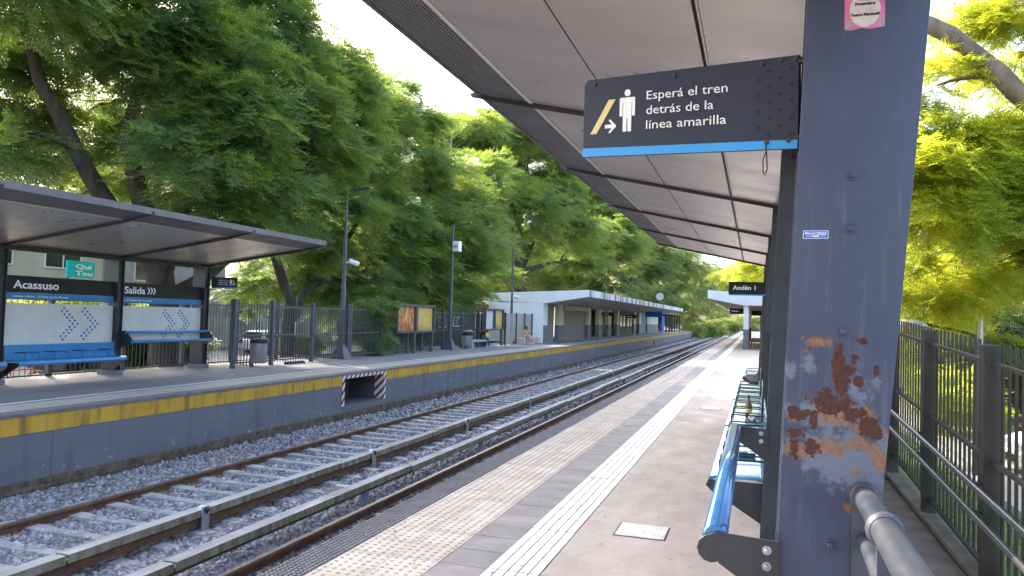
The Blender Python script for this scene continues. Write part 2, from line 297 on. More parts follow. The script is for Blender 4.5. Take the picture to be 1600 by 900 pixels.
# ------------------------------------------------------------------ mesh builder and object helpers
class MB:
    def __init__(s, M=None): s.v = []; s.f = []; s.m = []; s.M = M; s.sm = []
    def add(s, vs, fs, m=0, smooth=False):
        o = len(s.v)
        for p in vs: s.v.append(tuple(s.M @ Vector(p)) if s.M is not None else tuple(p))
        for f in fs: s.f.append([o + i for i in f]); s.m.append(m); s.sm.append(smooth)
        return s
    def box(s, x0, x1, y0, y1, z0, z1, m=0):
        return s.add([(x0, y0, z0), (x1, y0, z0), (x1, y1, z0), (x0, y1, z0), (x0, y0, z1), (x1, y0, z1), (x1, y1, z1), (x0, y1, z1)],
              [(0, 3, 2, 1), (4, 5, 6, 7), (0, 1, 5, 4), (1, 2, 6, 5), (2, 3, 7, 6), (3, 0, 4, 7)], m)
    def prism(s, pts, d, m=0, smooth=False):
        n = len(pts); d = Vector(d); a = [Vector(p) for p in pts]
        return s.add([*a, *[p + d for p in a]], [list(range(n))[::-1], list(range(n, 2 * n))] + [(i, (i + 1) % n, n + (i + 1) % n, n + i) for i in range(n)], m, smooth)
    def tube(s, pts, rads, n=8, m=0, caps=True, smooth=True):
        pts = [Vector(p) for p in pts]
        if not hasattr(rads, '__len__'): rads = [rads] * len(pts)
        vs = []; fs = []; up = None
        for i, p in enumerate(pts):
            t = (pts[min(i + 1, len(pts) - 1)] - pts[max(i - 1, 0)]).normalized()
            if up is None: up = Vector((0, 0, 1)) if abs(t.z) < .9 else Vector((1, 0, 0))
            a = t.cross(up); a = a.normalized() if a.length > 1e-6 else t.orthogonal().normalized()
            b = a.cross(t).normalized(); up = b
            for k in range(n):
                w = 2 * math.pi * k / n; vs.append(p + (a * math.cos(w) + b * math.sin(w)) * rads[i])
        for i in range(len(pts) - 1):
            for k in range(n): fs.append((i * n + k, i * n + (k + 1) % n, (i + 1) * n + (k + 1) % n, (i + 1) * n + k))
        s.add(vs, fs, m, smooth)
        if caps:
            s.add(vs[:n], [list(range(n))], m); s.add(vs[-n:], [list(range(n))[::-1]], m)
        return s
    def lathe(s, prof, c, n=16, m=0, smooth=True, axis='z'):
        vs = []; fs = []
        for r, z in prof:
            for k in range(n):
                w = 2 * math.pi * k / n; a, b = r * math.cos(w), r * math.sin(w)
                vs.append((c[0] + a, c[1] + b, c[2] + z) if axis == 'z' else ((c[0] + z, c[1] + a, c[2] + b) if axis == 'x' else (c[0] + a, c[1] + z, c[2] + b)))
        for i in range(len(prof) - 1):
            for k in range(n): fs.append((i * n + k, i * n + (k + 1) % n, (i + 1) * n + (k + 1) % n, (i + 1) * n + k))
        s.add(vs, fs, m, smooth)
        if prof[0][0] > 1e-5: s.add(vs[:n], [list(range(n))[::-1]], m)
        if prof[-1][0] > 1e-5: s.add(vs[-n:], [list(range(n))], m)
        return s
    def mesh(s, name, mats):
        me = bpy.data.meshes.new(name); me.from_pydata(s.v, [], s.f)
        for m in (mats if isinstance(mats, (list, tuple)) else [mats]): me.materials.append(MT[m] if isinstance(m, str) else m)
        me.polygons.foreach_set('material_index', s.m); me.polygons.foreach_set('use_smooth', s.sm); me.update()
        return me
    def build(s, name, mats, parent=None, bevel=0, **props):
        return put(name, s.mesh(name, mats), parent, bevel, **props)
def put(name, me, parent=None, bevel=0, loc=None, **props):
    o = bpy.data.objects.new(name, me); col.objects.link(o)
    if parent is not None:
        o.parent = parent; o.matrix_parent_inverse = parent.get('_inv') and Matrix(np.array(parent['_inv']).reshape(4, 4).tolist()) or Matrix.Identity(4)
    if loc is not None: o.location = loc
    if bevel:
        b = o.modifiers.new('bevel', 'BEVEL'); b.width = bevel; b.segments = 2; b.limit_method = 'ANGLE'; b.angle_limit = R(40)
    for k, v in props.items(): o[k] = v
    return o
def thing(name, label, cat, loc=(0, 0, 0), group=None):
    o = bpy.data.objects.new(name, None); col.objects.link(o); o.location = loc; o.empty_display_size = .1
    o['label'] = label; o['category'] = cat
    if group: o['group'] = group
    o['_inv'] = [float(x) for row in Matrix.Translation(-Vector(loc)) for x in row]
    return o
def copy_tree(o, parent=None):
    c = o.copy(); col.objects.link(c)
    if parent is not None: c.parent = parent
    for ch in list(o.children): copy_tree(ch, c)
    return c
def tag(o, label, cat, group=None):
    o['label'] = label; o['category'] = cat
    if group: o['group'] = group
    return o
def struct(name, mb, mats, parent=None):
    o = mb.build(name, mats, parent)
    if parent is None: o['kind'] = 'structure'
    return o
_tc = {}
def text_mesh(body, bold=0.0):
    cu = bpy.data.curves.new('lettering', 'FONT'); cu.body = body; cu.size = 1; cu.extrude = 0.01; cu.offset = bold; cu.resolution_u = 3
    o = bpy.data.objects.new('lettering_source', cu); col.objects.link(o)
    bpy.context.view_layer.update(); dg = bpy.context.evaluated_depsgraph_get()
    me = bpy.data.meshes.new_from_object(o.evaluated_get(dg)); bpy.data.objects.remove(o); bpy.data.curves.remove(cu)
    return me
def text(body, O, u, v, width, cap, mat, parent, bold=0.0, name='lettering', capref=None):
    me = text_mesh(body, bold); n = len(me.vertices); co = np.empty(n * 3); me.vertices.foreach_get('co', co); co = co.reshape(-1, 3)
    x0, x1 = co[:, 0].min(), co[:, 0].max(); sx = width / (x1 - x0); sy = cap / (capref or 0.73)
    u = np.array(u); v = np.array(v); nn = np.cross(u, v)
    q = np.array(O) + np.outer((co[:, 0] - x0) * sx, u) + np.outer(co[:, 1] * sy, v) + np.outer(co[:, 2] * .15 + 0.0015, nn)
    me.vertices.foreach_set('co', q.ravel()); me.materials.clear(); me.materials.append(MT[mat]); me.update()
    return put(name, me, parent)
class Frame:
    def __init__(s, O, u, v): s.O = Vector(O); s.u = Vector(u).normalized(); s.v = Vector(v).normalized(); s.n = s.u.cross(s.v)
    def p(s, a, b, c=0): return s.O + s.u * a + s.v * b + s.n * c
    def poly(s, mb, pts, c0, th, m=0): return mb.prism([s.p(a, b, c0) for a, b in pts], s.n * th, m)
    def disc(s, mb, a, b, r, c0, th, n=12, m=0): return s.poly(mb, [(a + r * math.cos(2 * math.pi * k / n), b + r * math.sin(2 * math.pi * k / n)) for k in range(n)], c0, th, m)
def rrect(x0, y0, x1, y1, r, n=4):
    out = []
    for cx, cy, a0 in ((x1 - r, y1 - r, 0), (x0 + r, y1 - r, 90), (x0 + r, y0 + r, 180), (x1 - r, y0 + r, 270)):
        for k in range(n + 1):
            a = R(a0 + 90 * k / n); out.append((cx + r * math.cos(a), cy + r * math.sin(a)))
    return out

# ------------------------------------------------------------------ setting
YF = 260.0
mb = MB(); mb.add([(-700, -300, -1.7), (700, -300, -1.7), (700, 900, -1.7), (-700, 900, -1.7)], [(0, 1, 2, 3)]); struct('ground', mb, 'soil')
mb = MB(); mb.add([(-10.2, -12, -1.245), (-2.7, -12, -1.245), (-2.7, YF, -1.245), (-10.2, YF, -1.245)], [(0, 1, 2, 3)]); bed = struct('track_bed', mb, 'ballast')
mb = MB(); mb.box(-60, -14.75, -30, 300, -1.69, -.74); struct('street_ground', mb, 'street')
mb = MB(); mb.box(-19.2, -14.75, -30, 130, -.735, -.715); struct('pavement', mb, 'pavement')
mb = MB(); mb.box(1.62, 60, -30, 300, -1.69, -.85); struct('lawn', mb, 'lawn')
mb = MB(); mb.box(5.0, 13.0, -30, 300, -.849, -.83); struct('side_road', mb, 'street')
mb = MB(); mb.box(3.3, 4.98, -30, 200, -.849, -.74); struct('footpath', mb, 'pavement')
mb = MB()
for k in range(30): mb.box(8.9, 9.05, 4 + k * 3, 5.6 + k * 3, -.83, -.826)
struct('road_marking', mb, 'guide_white')
# near platform: slab, concrete paving, and individually laid tiles
mb = MB(); mb.box(-2.80, .58, -6, 150, -1.30, -.034); near_platform = struct('near_platform', mb, 'joint')
mb = MB(); mb.box(-1.247, .58, -6, 47.5, -.03, 0); mb.box(-1.247, 3, 47.51, 150, -.03, 0); mb.build('concrete_paving', 'concrete', near_platform)
mb = MB(); mb.box(.585, 1.5, -6, 47.5, -1.24, -.02); struct('ramp_path', mb, 'ramp')
T0, TP, NT = 1.6, .33, 116
def tile_mesh(name, w, mats, kind):
    m = MB(); g = .003; L = TP
    m.box(g, w - g, g, L - g, -.03, 0)
    if kind == 'dome':
        k = 5; p = w / k; q = L / k
        for i in range(k):
            for j in range(k):
                cx = (i + .5) * p; cy = (j + .5) * q
                a = [(cx + .0165 * math.cos(t * math.pi / 4), cy + .0165 * math.sin(t * math.pi / 4), 0) for t in range(8)]
                b = [(cx + .0115 * math.cos(t * math.pi / 4), cy + .0115 * math.sin(t * math.pi / 4), .006) for t in range(8)]
                m.add(a + b, [(t, (t + 1) % 8, 8 + (t + 1) % 8, 8 + t) for t in range(8)] + [list(range(8, 16))], 0)
    if kind == 'grate':
        nx, ny = 7, 9
        for i in range(nx):
            for j in range(ny):
                cx = (i + .5) * w / nx; cy = (j + .5) * L / ny; s = .0125; t = .009
                m.add([(cx - s, cy - s, 0), (cx + s, cy - s, 0), (cx + s, cy + s, 0), (cx - s, cy + s, 0), (cx - t, cy - t, .008), (cx + t, cy - t, .008), (cx + t, cy + t, .008), (cx - t, cy + t, .008)],
                      [(0, 1, 5, 4), (1, 2, 6, 5), (2, 3, 7, 6), (3, 0, 4, 7), (4, 5, 6, 7)], 0)
    if kind == 'guide':
        k = 5; p = w / k
        for i in range(k): m.box(i * p + .0055, (i + 1) * p - .0055, .008, L - .008, 0.0, .006, 1)
    return m.mesh(name, mats)
meshes = {'edge_tile': (tile_mesh('edge_tile', .24, ['grate'], 'grate'), [-2.81]),
          'tactile_tile': (tile_mesh('tactile_tile', .325, ['beige_tile'], 'dome'), [-2.57, -2.245]),
          'grey_tile': (tile_mesh('grey_tile', .33, ['grey_tile'], ''), [-1.92]),
          'guide_tile': (tile_mesh('guide_tile', .34, ['guide_base', 'guide_white'], 'guide'), [-1.588])}
for nm, (me, xs) in meshes.items():
    for x in xs:
        for i in range(NT):
            o = put(nm, me, near_platform, loc=(x, T0 + i * TP, random.uniform(-.0015, .0015)))
ye = T0 + NT * TP
mb = MB()
for a, b, m in ((-2.81, -2.57, 0), (-2.57, -1.92, 1), (-1.92, -1.588, 2), (-1.588, -1.25, 3)):
    mb.box(a + .002, b - .002, ye, 150, -.03, 0, m); mb.box(a + .002, b - .002, -6, T0, -.03, 0, m)
mb.build('far_tile_strips', ['grate', 'beige_tile', 'grey_tile', 'guide_white'], near_platform)
# left platform
LP = -9.95
mb = MB(); mb.box(-14.75, LP - .02, -8, 17.1, -1.24, -.005); mb.box(-14.75, LP - .02, 19.25, 128, -1.24, -.005); mb.box(-14.75, LP - 1.1, 17.1, 19.25, -1.24, -.005)
mb.box(LP - 1.1, LP - .02, 17.1, 19.25, -.12, -.005); mb.box(LP - 1.1, LP - .02, 17.1, 19.25, -1.24, -.82)
left_platform = struct('left_platform', mb, 'face_plain')
mb = MB(); mb.box(-14.74, -11.12, -8, 128, -.005, .0); mb.box(-11.05, -10.9, -8, 128, -.005, 0); mb.build('paving', 'asphalt_platform', left_platform)
mb = MB(); mb.box(-11.12, -11.05, -8, 128, -.005, .002); mb.build('white_line', 'guide_white', left_platform)
mb = MB(); mb.box(-10.9, -10.25, -8, 128, -.005, .003); mb.build('tactile_strip', 'beige_tile', left_platform)
mb = MB(); mb.box(-10.25, LP + .01, -8, 128, -.045, .004); mb.build('edge_nosing', 'grate', left_platform)
mb = MB(); mb.box(LP - .02, LP - .0, -8, 17.1, -.30, -.046); mb.box(LP - .02, LP, 19.25, 128, -.30, -.046); mb.box(LP - .02, LP, 17.1, 19.25, -.12, -.046); mb.build('yellow_band', 'yellow_edge', left_platform)
mb = MB(); mb.box(LP - .02, LP - .008, -8, 17.1, -.98, -.301); mb.box(LP - .02, LP - .008, 19.25, 78, -.98, -.301); mb.box(LP - .02, LP - .008, 79.4, 128, -.98, -.301); mb.box(LP - .02, LP - .008, 78, 79.4, -.42, -.301); mb.box(LP - .02, LP - .008, 17.1, 19.25, -.98, -.83); mb.build('painted_face', 'platform_face', left_platform)
mb = MB(); mb.box(LP - .02, LP + .0, -8, 128, -1.3, -.981); mb.build('brick_footing', 'brick_foot', left_platform)
mb = MB(); e = LP + .012
mb.box(LP - .03, e, 17.0, 19.35, -.13, -.02 - .03); mb.box(LP - .03, e, 17.0, 17.11, -.83, -.131); mb.box(LP - .03, e, 19.24, 19.35, -.83, -.131); mb.box(LP - .28, LP - .031, 19.235, 19.249, -.82, -.13)
mb.build('hazard_frame', 'hazard_stripes', left_platform)
mb = MB(); mb.box(LP - .0195, LP - .012, 78, 79.4, -.98, -.42); mb.build('drain_recess', 'hole', left_platform)
# brick courses on the footing
bm_ = MB(); bm_.box(0, .012, .004, .216, .004, .071); bme = bm_.mesh('brick', 'brick_foot')
for i in range(150):
    for j in range(2):
        put('brick', bme, left_platform, loc=(LP + random.uniform(-.004, .006), 6.2 + i * .22 + j * .11, -1.13 + j * .074))

# ------------------------------------------------------------------ tracks
RA, RB, RD, RE = -8.45, -6.71, -5.0, -3.26
def rail(x, y0, y1, name='rail'):
    prof = [(-.075, -1.21), (.075, -1.21), (.075, -1.198), (.012, -1.175), (.012, -1.105), (.036, -1.09), (.036, -1.062), (.028, -1.05), (-.028, -1.05), (-.036, -1.062), (-.036, -1.09), (-.012, -1.105), (-.012, -1.175), (-.075, -1.198)]
    m = MB(); m.prism([(x + a, y0, b) for a, b in prof], (0, y1 - y0, 0), 0)
    m.m[2 + 7] = 1
    return m
SLP = MB()
def sl_sec(x, z, w): return [(x, -w, -.05), (x, w, -.05), (x, w * .8, z), (x, -w * .8, z)]
secs = [(-1.33, .045, .12), (-1.05, .06, .12), (-.70, .055, .12), (-.55, .042, .10), (.55, .042, .10), (.70, .055, .12), (1.05, .06, .12), (1.33, .045, .12)]
vs = []; fs = []
for s_ in secs: vs += sl_sec(*s_)
for i in range(len(secs) - 1):
    for k in range(4): fs.append((i * 4 + k, i * 4 + (k + 1) % 4, i * 4 + 4 + (k + 1) % 4, i * 4 + 4 + k))
fs += [(3, 2, 1, 0), tuple(range(len(vs) - 4, len(vs)))]
SLP.add(vs, [f[::-1] for f in fs]); slm = SLP.mesh('sleeper', 'sleeper')
def clips(x, ys, name, parent):
    m = MB()
    for yy in ys:
        for s in (-1, 1):
            m.tube([(x + s * .06, yy - .06, -1.185), (x + s * .085, yy - .03, -1.165), (x + s * .14, yy, -1.165), (x + s * .085, yy + .03, -1.165), (x + s * .06, yy + .06, -1.185)], .011, 4, 0, False)
    return m.build(name, 'rail_side', parent, kind='stuff')
for cx, rails, lab in ((-7.58, (RA, RB), 'far'), (-4.13, (RD, RE), 'near')):
    tr = bpy.data.objects.new('railway_track', None); col.objects.link(tr); tr['kind'] = 'structure'; tr['_inv'] = [float(v) for row in Matrix.Identity(4) for v in row]
    tr['label'] = ('railway track running along the yellow-edged platform' if lab == 'far' else 'railway track beside the tactile paved platform')
    for x in rails: rail(x, -12, YF).build('rail', ['rail_side', 'rail_head'], tr)
    ys = [3.9 + .6 * i + (.26 if lab == 'far' else 0) for i in range(100)]
    for yy in ys: put('sleeper', slm, tr, loc=(cx + random.uniform(-.02, .02), yy + random.uniform(-.02, .02), -1.203 + random.uniform(-.008, .006) if lab == 'far' else -1.32))
    for x in rails: clips(x, ys[:60], 'rail_clips', tr)
# third rails with cover boards
def third_rail(x, label, y0, brs, side, breaks):
    t = thing('third_rail', label, 'third rail', (x, y0, -1.2), 'third rails with pale cover boards')
    m = MB(); m.box(x - .05, x + (.062 if side > 0 else .03), -10, 150, -1.105 if side > 0 else -1.04, -1.012); m.build('conductor_rail', 'rail_side', t)
    yy = -10; zt = -.90; i = 0
    while yy < 110:
        L = breaks[i % len(breaks)]; i += 1; dz = random.uniform(-.012, .012); dx = random.uniform(-.012, .012)
        m = MB(); m.prism([(x - .085 + dx, yy + .01, zt - .02 + dz), (x - .085 + dx, yy + .01, zt - .09 + dz), (x - .07 + dx, yy + .01, zt - .09 + dz), (x - .07 + dx, yy + .01, zt - .016 + dz), (x + .07 + dx, yy + .01, zt - .016 + dz), (x + .07 + dx, yy + .01, zt - .095 + dz), (x + .085 + dx, yy + .01, zt - .095 + dz), (x + .085 + dx, yy + .01, zt + dz), (x - .085 + dx, yy + .01, zt + dz)][::-1], (0, L - .02, 0))
        for k in range(len(m.f)):
            ns = [m.v[q] for q in m.f[k]]
            if all(abs(q[2] - zt - dz) < .021 for q in ns): m.m[k] = 1
        m.build('cover_board', ['cover_side', 'cover_top'], t, bevel=.006); yy += L
    for by in brs:
        if side > 0:
            b = MB(); b.box(x + .10, x + .13, by - .06, by + .06, -1.26, -.86); b.box(x + .07, x + .2, by - .11, by + .11, -1.262, -1.235); o = b.build('bracket', 'galvanised', t, bevel=.006)
            c = MB(); c.lathe([(.03, -.07), (.075, -.06), (.05, -.045), (.075, -.03), (.05, -.015), (.06, 0)], (x + .1, by, -.93), 14, axis='x'); c.build('insulator', 'porcelain', o)
            d = MB(); d.lathe([(.035, 0), (.04, .012), (.0, .013)], (x + .131, by, -.91), 10, axis='x'); d.build('bolt', 'black_metal', o)
        else:
            b = MB(); b.prism([(x - .05, by - .05, -1.26), (x + .09, by - .05, -1.26), (x + .03, by - .05, -1.02), (x - .03, by - .05, -1.02)], (0, .10, 0)); b.box(x - .12, x + .14, by - .10, by + .10, -1.262, -1.235); b.build('bracket', 'bracket_blue', t, bevel=.004)
    return t
third_rail(-6.56, 'third rail on tall galvanised brackets beside the ladder of sleepers', 8, [7.85, 12.2, 16.8, 22.0, 28.5, 36, 44, 54, 66, 80], 1, [4.1, 3.2, 6.0, 2.6, 5.2])
third_rail(-5.42, 'third rail with low blue feet, the one nearer the tactile platform', 8, [10.0, 14.9, 20.1, 26.0, 33, 41, 52], -1, [5.3, 4.4, 6.4])
# loose block lying in the ballast
t = MB(Matrix.Translation((-6.0, 10.5, -1.2)) @ Euler((0, .1, .35)).to_matrix().to_4x4()); t.box(-.17, .17, -.06, .06, 0, .09)
tag(t.build('block', 'wood_pale', None, bevel=.01), 'pale rectangular block lying loose in the ballast between the tracks', 'block')
# ballast stones
def stones(n, xr, yr, smin, smax, zf, seed, name):
    rg = np.random.RandomState(seed)
    base = np.array([(-1, -1, -1), (1, -1, -1), (1, 1, -1), (-1, 1, -1), (-1, -1, 1), (1, -1, 1), (1, 1, 1), (-1, 1, 1)], float) * .5
    fc = np.array([(0, 3, 2, 1), (4, 5, 6, 7), (0, 1, 5, 4), (1, 2, 6, 5), (2, 3, 7, 6), (3, 0, 4, 7)])
    x = rg.uniform(*xr, n); u = rg.rand(n); y = 1 / (1 / yr[0] + u * (1 / yr[1] - 1 / yr[0])) if yr[0] > 1 else rg.uniform(*yr, n)
    s = rg.uniform(smin, smax, n) * (1 + .012 * y)
    V = np.repeat(base[None], n, 0) * (1 + rg.uniform(-.55, .4, (n, 8, 3)))
    V *= (s[:, None] * rg.uniform(.6, 1.25, (n, 3)))[:, None, :]
    q = rg.normal(size=(n, 4)); q /= np.linalg.norm(q, axis=1)[:, None]; w, a, b, c = q.T
    Rm = np.stack([1 - 2 * (b * b + c * c), 2 * (a * b - c * w), 2 * (a * c + b * w), 2 * (a * b + c * w), 1 - 2 * (a * a + c * c), 2 * (b * c - a * w), 2 * (a * c - b * w), 2 * (b * c + a * w), 1 - 2 * (a * a + b * b)], 1).reshape(n, 3, 3)
    V = np.einsum('nij,nkj->nki', Rm, V)
    V += np.stack([x, y, zf(x) + rg.uniform(-.02, .022, n)], 1)[:, None, :]
    F = (fc[None] + (np.arange(n) * 8)[:, None, None]).reshape(-1)
    me = bpy.data.meshes.new(name); me.vertices.add(n * 8); me.vertices.foreach_set('co', V.ravel())
    me.loops.add(len(F)); me.loops.foreach_set('vertex_index', F.astype(np.int32)); nf = n * 6
    me.polygons.add(nf); me.polygons.foreach_set('loop_start', np.arange(0, nf * 4, 4, dtype=np.int32)); me.update(calc_edges=True); me.validate()
    return me
def m_stone():
    m, nt, b = nodes('stone'); g = nt.nodes.new('ShaderNodeNewGeometry'); b.inputs['Roughness'].default_value = .85
    c = ramp(nt, g.outputs['Random Per Island'], [(0, (0.11, 0.105, 0.115)), (.5, (0.23, 0.22, 0.235)), (1, (0.43, 0.41, 0.41))])
    r = ramp(nt, noise(nt, .7, 3), [(0.45, 0.0), (0.7, 0.35)]); c = mix(nt, r, c, (0.27, 0.20, 0.155))
    s_ = nt.nodes.new('ShaderNodeSeparateXYZ'); nt.links.new(g.outputs['Position'], s_.inputs[0])
    for rx_ in (RA, RB, RD):
        dd = mathn(nt, 'ABSOLUTE', mathn(nt, 'SUBTRACT', s_.outputs['X'], rx_)); c = mix(nt, ramp(nt, mathn(nt, 'ADD', dd, mathn(nt, 'MULTIPLY', noise(nt, 4, 3), .25)), [(0.12, 0.55), (0.42, 0.0)]), c, (0.13, 0.075, 0.045))
    nt.links.new(c, b.inputs['Base Color']); return m
MT['stone'] = m_stone()
zf = lambda x: -1.222 + .03 * np.clip((-8.75 - x) / 1.1, 0, 1) + .045 * np.exp(-((x + 5.9) / .42) ** 2)
me = stones(92000, (-9.93, -2.82), (5.0, 70.0), .032, .062, zf, 3, 'ballast_stones'); me.materials.append(MT['stone'])
put('ballast_stones', me, None, kind='stuff', label='grey crushed stone ballast filling both track beds')

# ------------------------------------------------------------------ near shelter
def hexbolt(c, n, r=.012, h=.012):
    m = MB(); ax = 'y' if abs(n[1]) > .5 else 'x'; sg = n[1] if ax == 'y' else n[0]
    m.lathe([(r * 1.6, 0), (r * 1.6, sg * .003), (r * 1.5, sg * .004)], c, 14, axis=ax, smooth=False); m.lathe([(r, sg * .004), (r, sg * h), (r * .6, sg * (h + .003)), (0.0, sg * (h + .0035))], c, 6, axis=ax, smooth=False)
    return m
shel = thing('platform_shelter', 'dark steel shelter with a grey metal canopy over the near platform, its front column rusty', 'shelter', (.3, 2.6, 0))
lx = lambda z: .042 + .0376 * z
rx = lambda z: .298 + .0783 * z
colY = [2.6, 5.3, 8.1, 10.9, 13.7, 16.4]
for i, cy in enumerate(colY):
    m = MB(); zt = 2.93
    front = [(lx(0), cy, 0), (rx(0), cy, 0), (rx(zt), cy, zt), (lx(zt), cy, zt)]
    m.prism(front, (0, .012, 0)); m.prism([(a, cy + .128, c) for a, _, c in front], (0, .012, 0))
    w = .03
    m.prism([(lx(0) + w, cy + .0125, 0), (lx(0) + w + .012, cy + .0125, 0), (lx(zt) + w + .012, cy + .0125, zt), (lx(zt) + w, cy + .0125, zt)], (0, .115, 0))
    m.prism([(rx(0) - w - .012, cy + .0125, 0), (rx(0) - w, cy + .0125, 0), (rx(zt) - w, cy + .0125, zt), (rx(zt) - w - .012, cy + .0125, zt)], (0, .115, 0))
    o = m.build('column', 'rusty' if i == 0 else 'dark_paint', shel, bevel=.003)
    if i == 0: o['label'] = 'blue-grey column with flaking brown rust'
    for z in ((2.08, 1.91, 1.58, 1.25, .91, .45) if i == 0 else (1.9, .8)):
        xx = .195 + .043 * z if i == 0 else .2
        hexbolt((xx, cy, z), (0, -1, 0)).build('bolt', 'rusty' if i == 0 else 'dark_paint', o)
sx0, sx1 = .50, -2.0
sz = lambda x: 2.8 - .2091 * (x - .2)
ribs = [-3.1, -.3, 2.5, 5.3, 8.1, 10.9, 13.7, 16.45]
def slab(m, xa, xb, ya, yb, up0=0.0, up1=.03, k=0):
    m.prism([(xa, ya, sz(xa) + up0), (xb, ya, sz(xb) + up0), (xb, ya, sz(xb) + up1), (xa, ya, sz(xa) + up1)], (0, yb - ya, 0), k)
for i in range(len(ribs) - 1):
    ya, yb = ribs[i] + .016, ribs[i + 1] - .016
    for xa, xb in ((.50, -.245), (-.285, -.935), (-.945, -1.59)):
        m = MB(); slab(m, xa, xb, ya, yb); m.build('soffit_panel', 'soffit', shel)
    m = MB(); x = -1.625
    while x > -1.99: slab(m, x, x - .021, ya, yb, 0, .028); slab(m, x - .021, x - .028, ya, yb, .008, .028); x -= .028
    m.build('corrugated_edge', 'soffit_strip', shel)
    m = MB(); slab(m, -1.592, -1.622, ya, yb, -.008, .02); m.build('seam_trim', 'ceiling_seam', shel)
    m = MB(); slab(m, -.247, -.256, ya, yb, -.006, .02); slab(m, -.274, -.283, ya, yb, -.006, .02); m.build('seam_trim', 'ceiling_seam', shel)
    m = MB(); slab(m, .52, -2.0, ya - .015, yb + .015, .034, .06); m.build('roof_sheet', 'roof_top', shel)
m = MB(); slab(m, -2.002, -2.03, ribs[0], ribs[-1], -.01, .075); m.build('front_gutter', 'roof_top', shel)
for yy in ribs:
    m = MB(); m.prism([(.45, yy - .012, sz(.45) - .035), (.45, yy - .012, sz(.45) + .033), (-2.02, yy - .012, sz(-2.02) + .02), (-2.10, yy - .012, sz(-2.1) + .0), (-2.08, yy - .012, sz(-2.1) - .03), (-1.6, yy - .012, sz(-1.6) - .035)], (0, .024, 0))
    m.build('rib', 'black_metal', shel)
m = MB(); m.box(.20, .26, -3.1, 16.4, sz(.2) - .10, sz(.26) - .012); m.build('rear_beam', 'black_metal', shel)
for i in range(1, 5):
    m = MB(); m.box(.20, .215, colY[i] + .145, colY[i + 1] - .005, .78, 1.55); m.build('back_board', 'white_board', shel)
# posters on the column
f = thing('flyer', 'torn pink and white flyer with black print stuck high on the rusty column', 'flyer', (.305, 2.6, 2.6))
F = Frame((.255, 2.5985, 2.545), (1, 0, 0), (0, 0, 1))
m = MB(); F.poly(m, [(0, 0.004), (.02, .0), (.05, .007), (.075, .002), (.118, .006), (.118, .15), (0, .15)], 0, .0008); MT['pink'] = pm('pink_paper', (.62, .14, .30), (.7, .2, .38), 20, .6); m.build('sheet', 'pink', f)
m = MB(); F.poly(m, [(.06 + .046 * math.cos(t * .3), .065 + .056 * math.sin(t * .3)) for t in range(21)], .0009, .0006); m.build('pale_oval', 'paper', f)
m = MB(); F.poly(m, [(.002, .006), (.02, .004), (.02, .03), (.002, .03)], .0009, .0006); F.poly(m, [(.1, .008), (.117, .008), (.117, .035), (.1, .03)], .0009, .0006); m.build('grey_drawing', 'dot_grey', f)
for b, yy, w in (('11 de', .095, .03), ('Diciembre', .08, .058), ('Teatro Martinelli', .045, .084)):
    text(b, F.p(.06 - w / 2, yy, .0012), (1, 0, 0), (0, 0, 1), w, .009, 'hole', f, .012)
f = thing('sticker', 'small blue PROCERES sticker with white border on the rusty column', 'sticker', (.175, 2.6, 1.89))
F = Frame((.14, 2.5985, 1.877), (1, 0, 0), (0, 0, 1))
m = MB(); F.poly(m, rrect(0, 0, .076, .026, .002, 1), 0, .0006); m.build('border', 'white_print', f)
m = MB(); F.poly(m, rrect(.002, .002, .074, .024, .001, 1), .0007, .0005); m.build('field', 'banner_blue', f)
text('PROCERES', F.p(.006, .0115, .0008), (1, 0, 0), (0, 0, 1), .064, .009, 'white_print', f, .02)
m = MB(); F.poly(m, [(.008, .007), (.026, .007), (.026, .0085), (.008, .0085)], .0013, .0004); F.poly(m, [(.05, .007), (.068, .007), (.068, .0085), (.05, .0085)], .0013, .0004); F.poly(m, [(.028, .0055), (.048, .0055), (.048, .0095), (.028, .0095)], .0013, .0004); m.build('small_print', 'white_print', f)

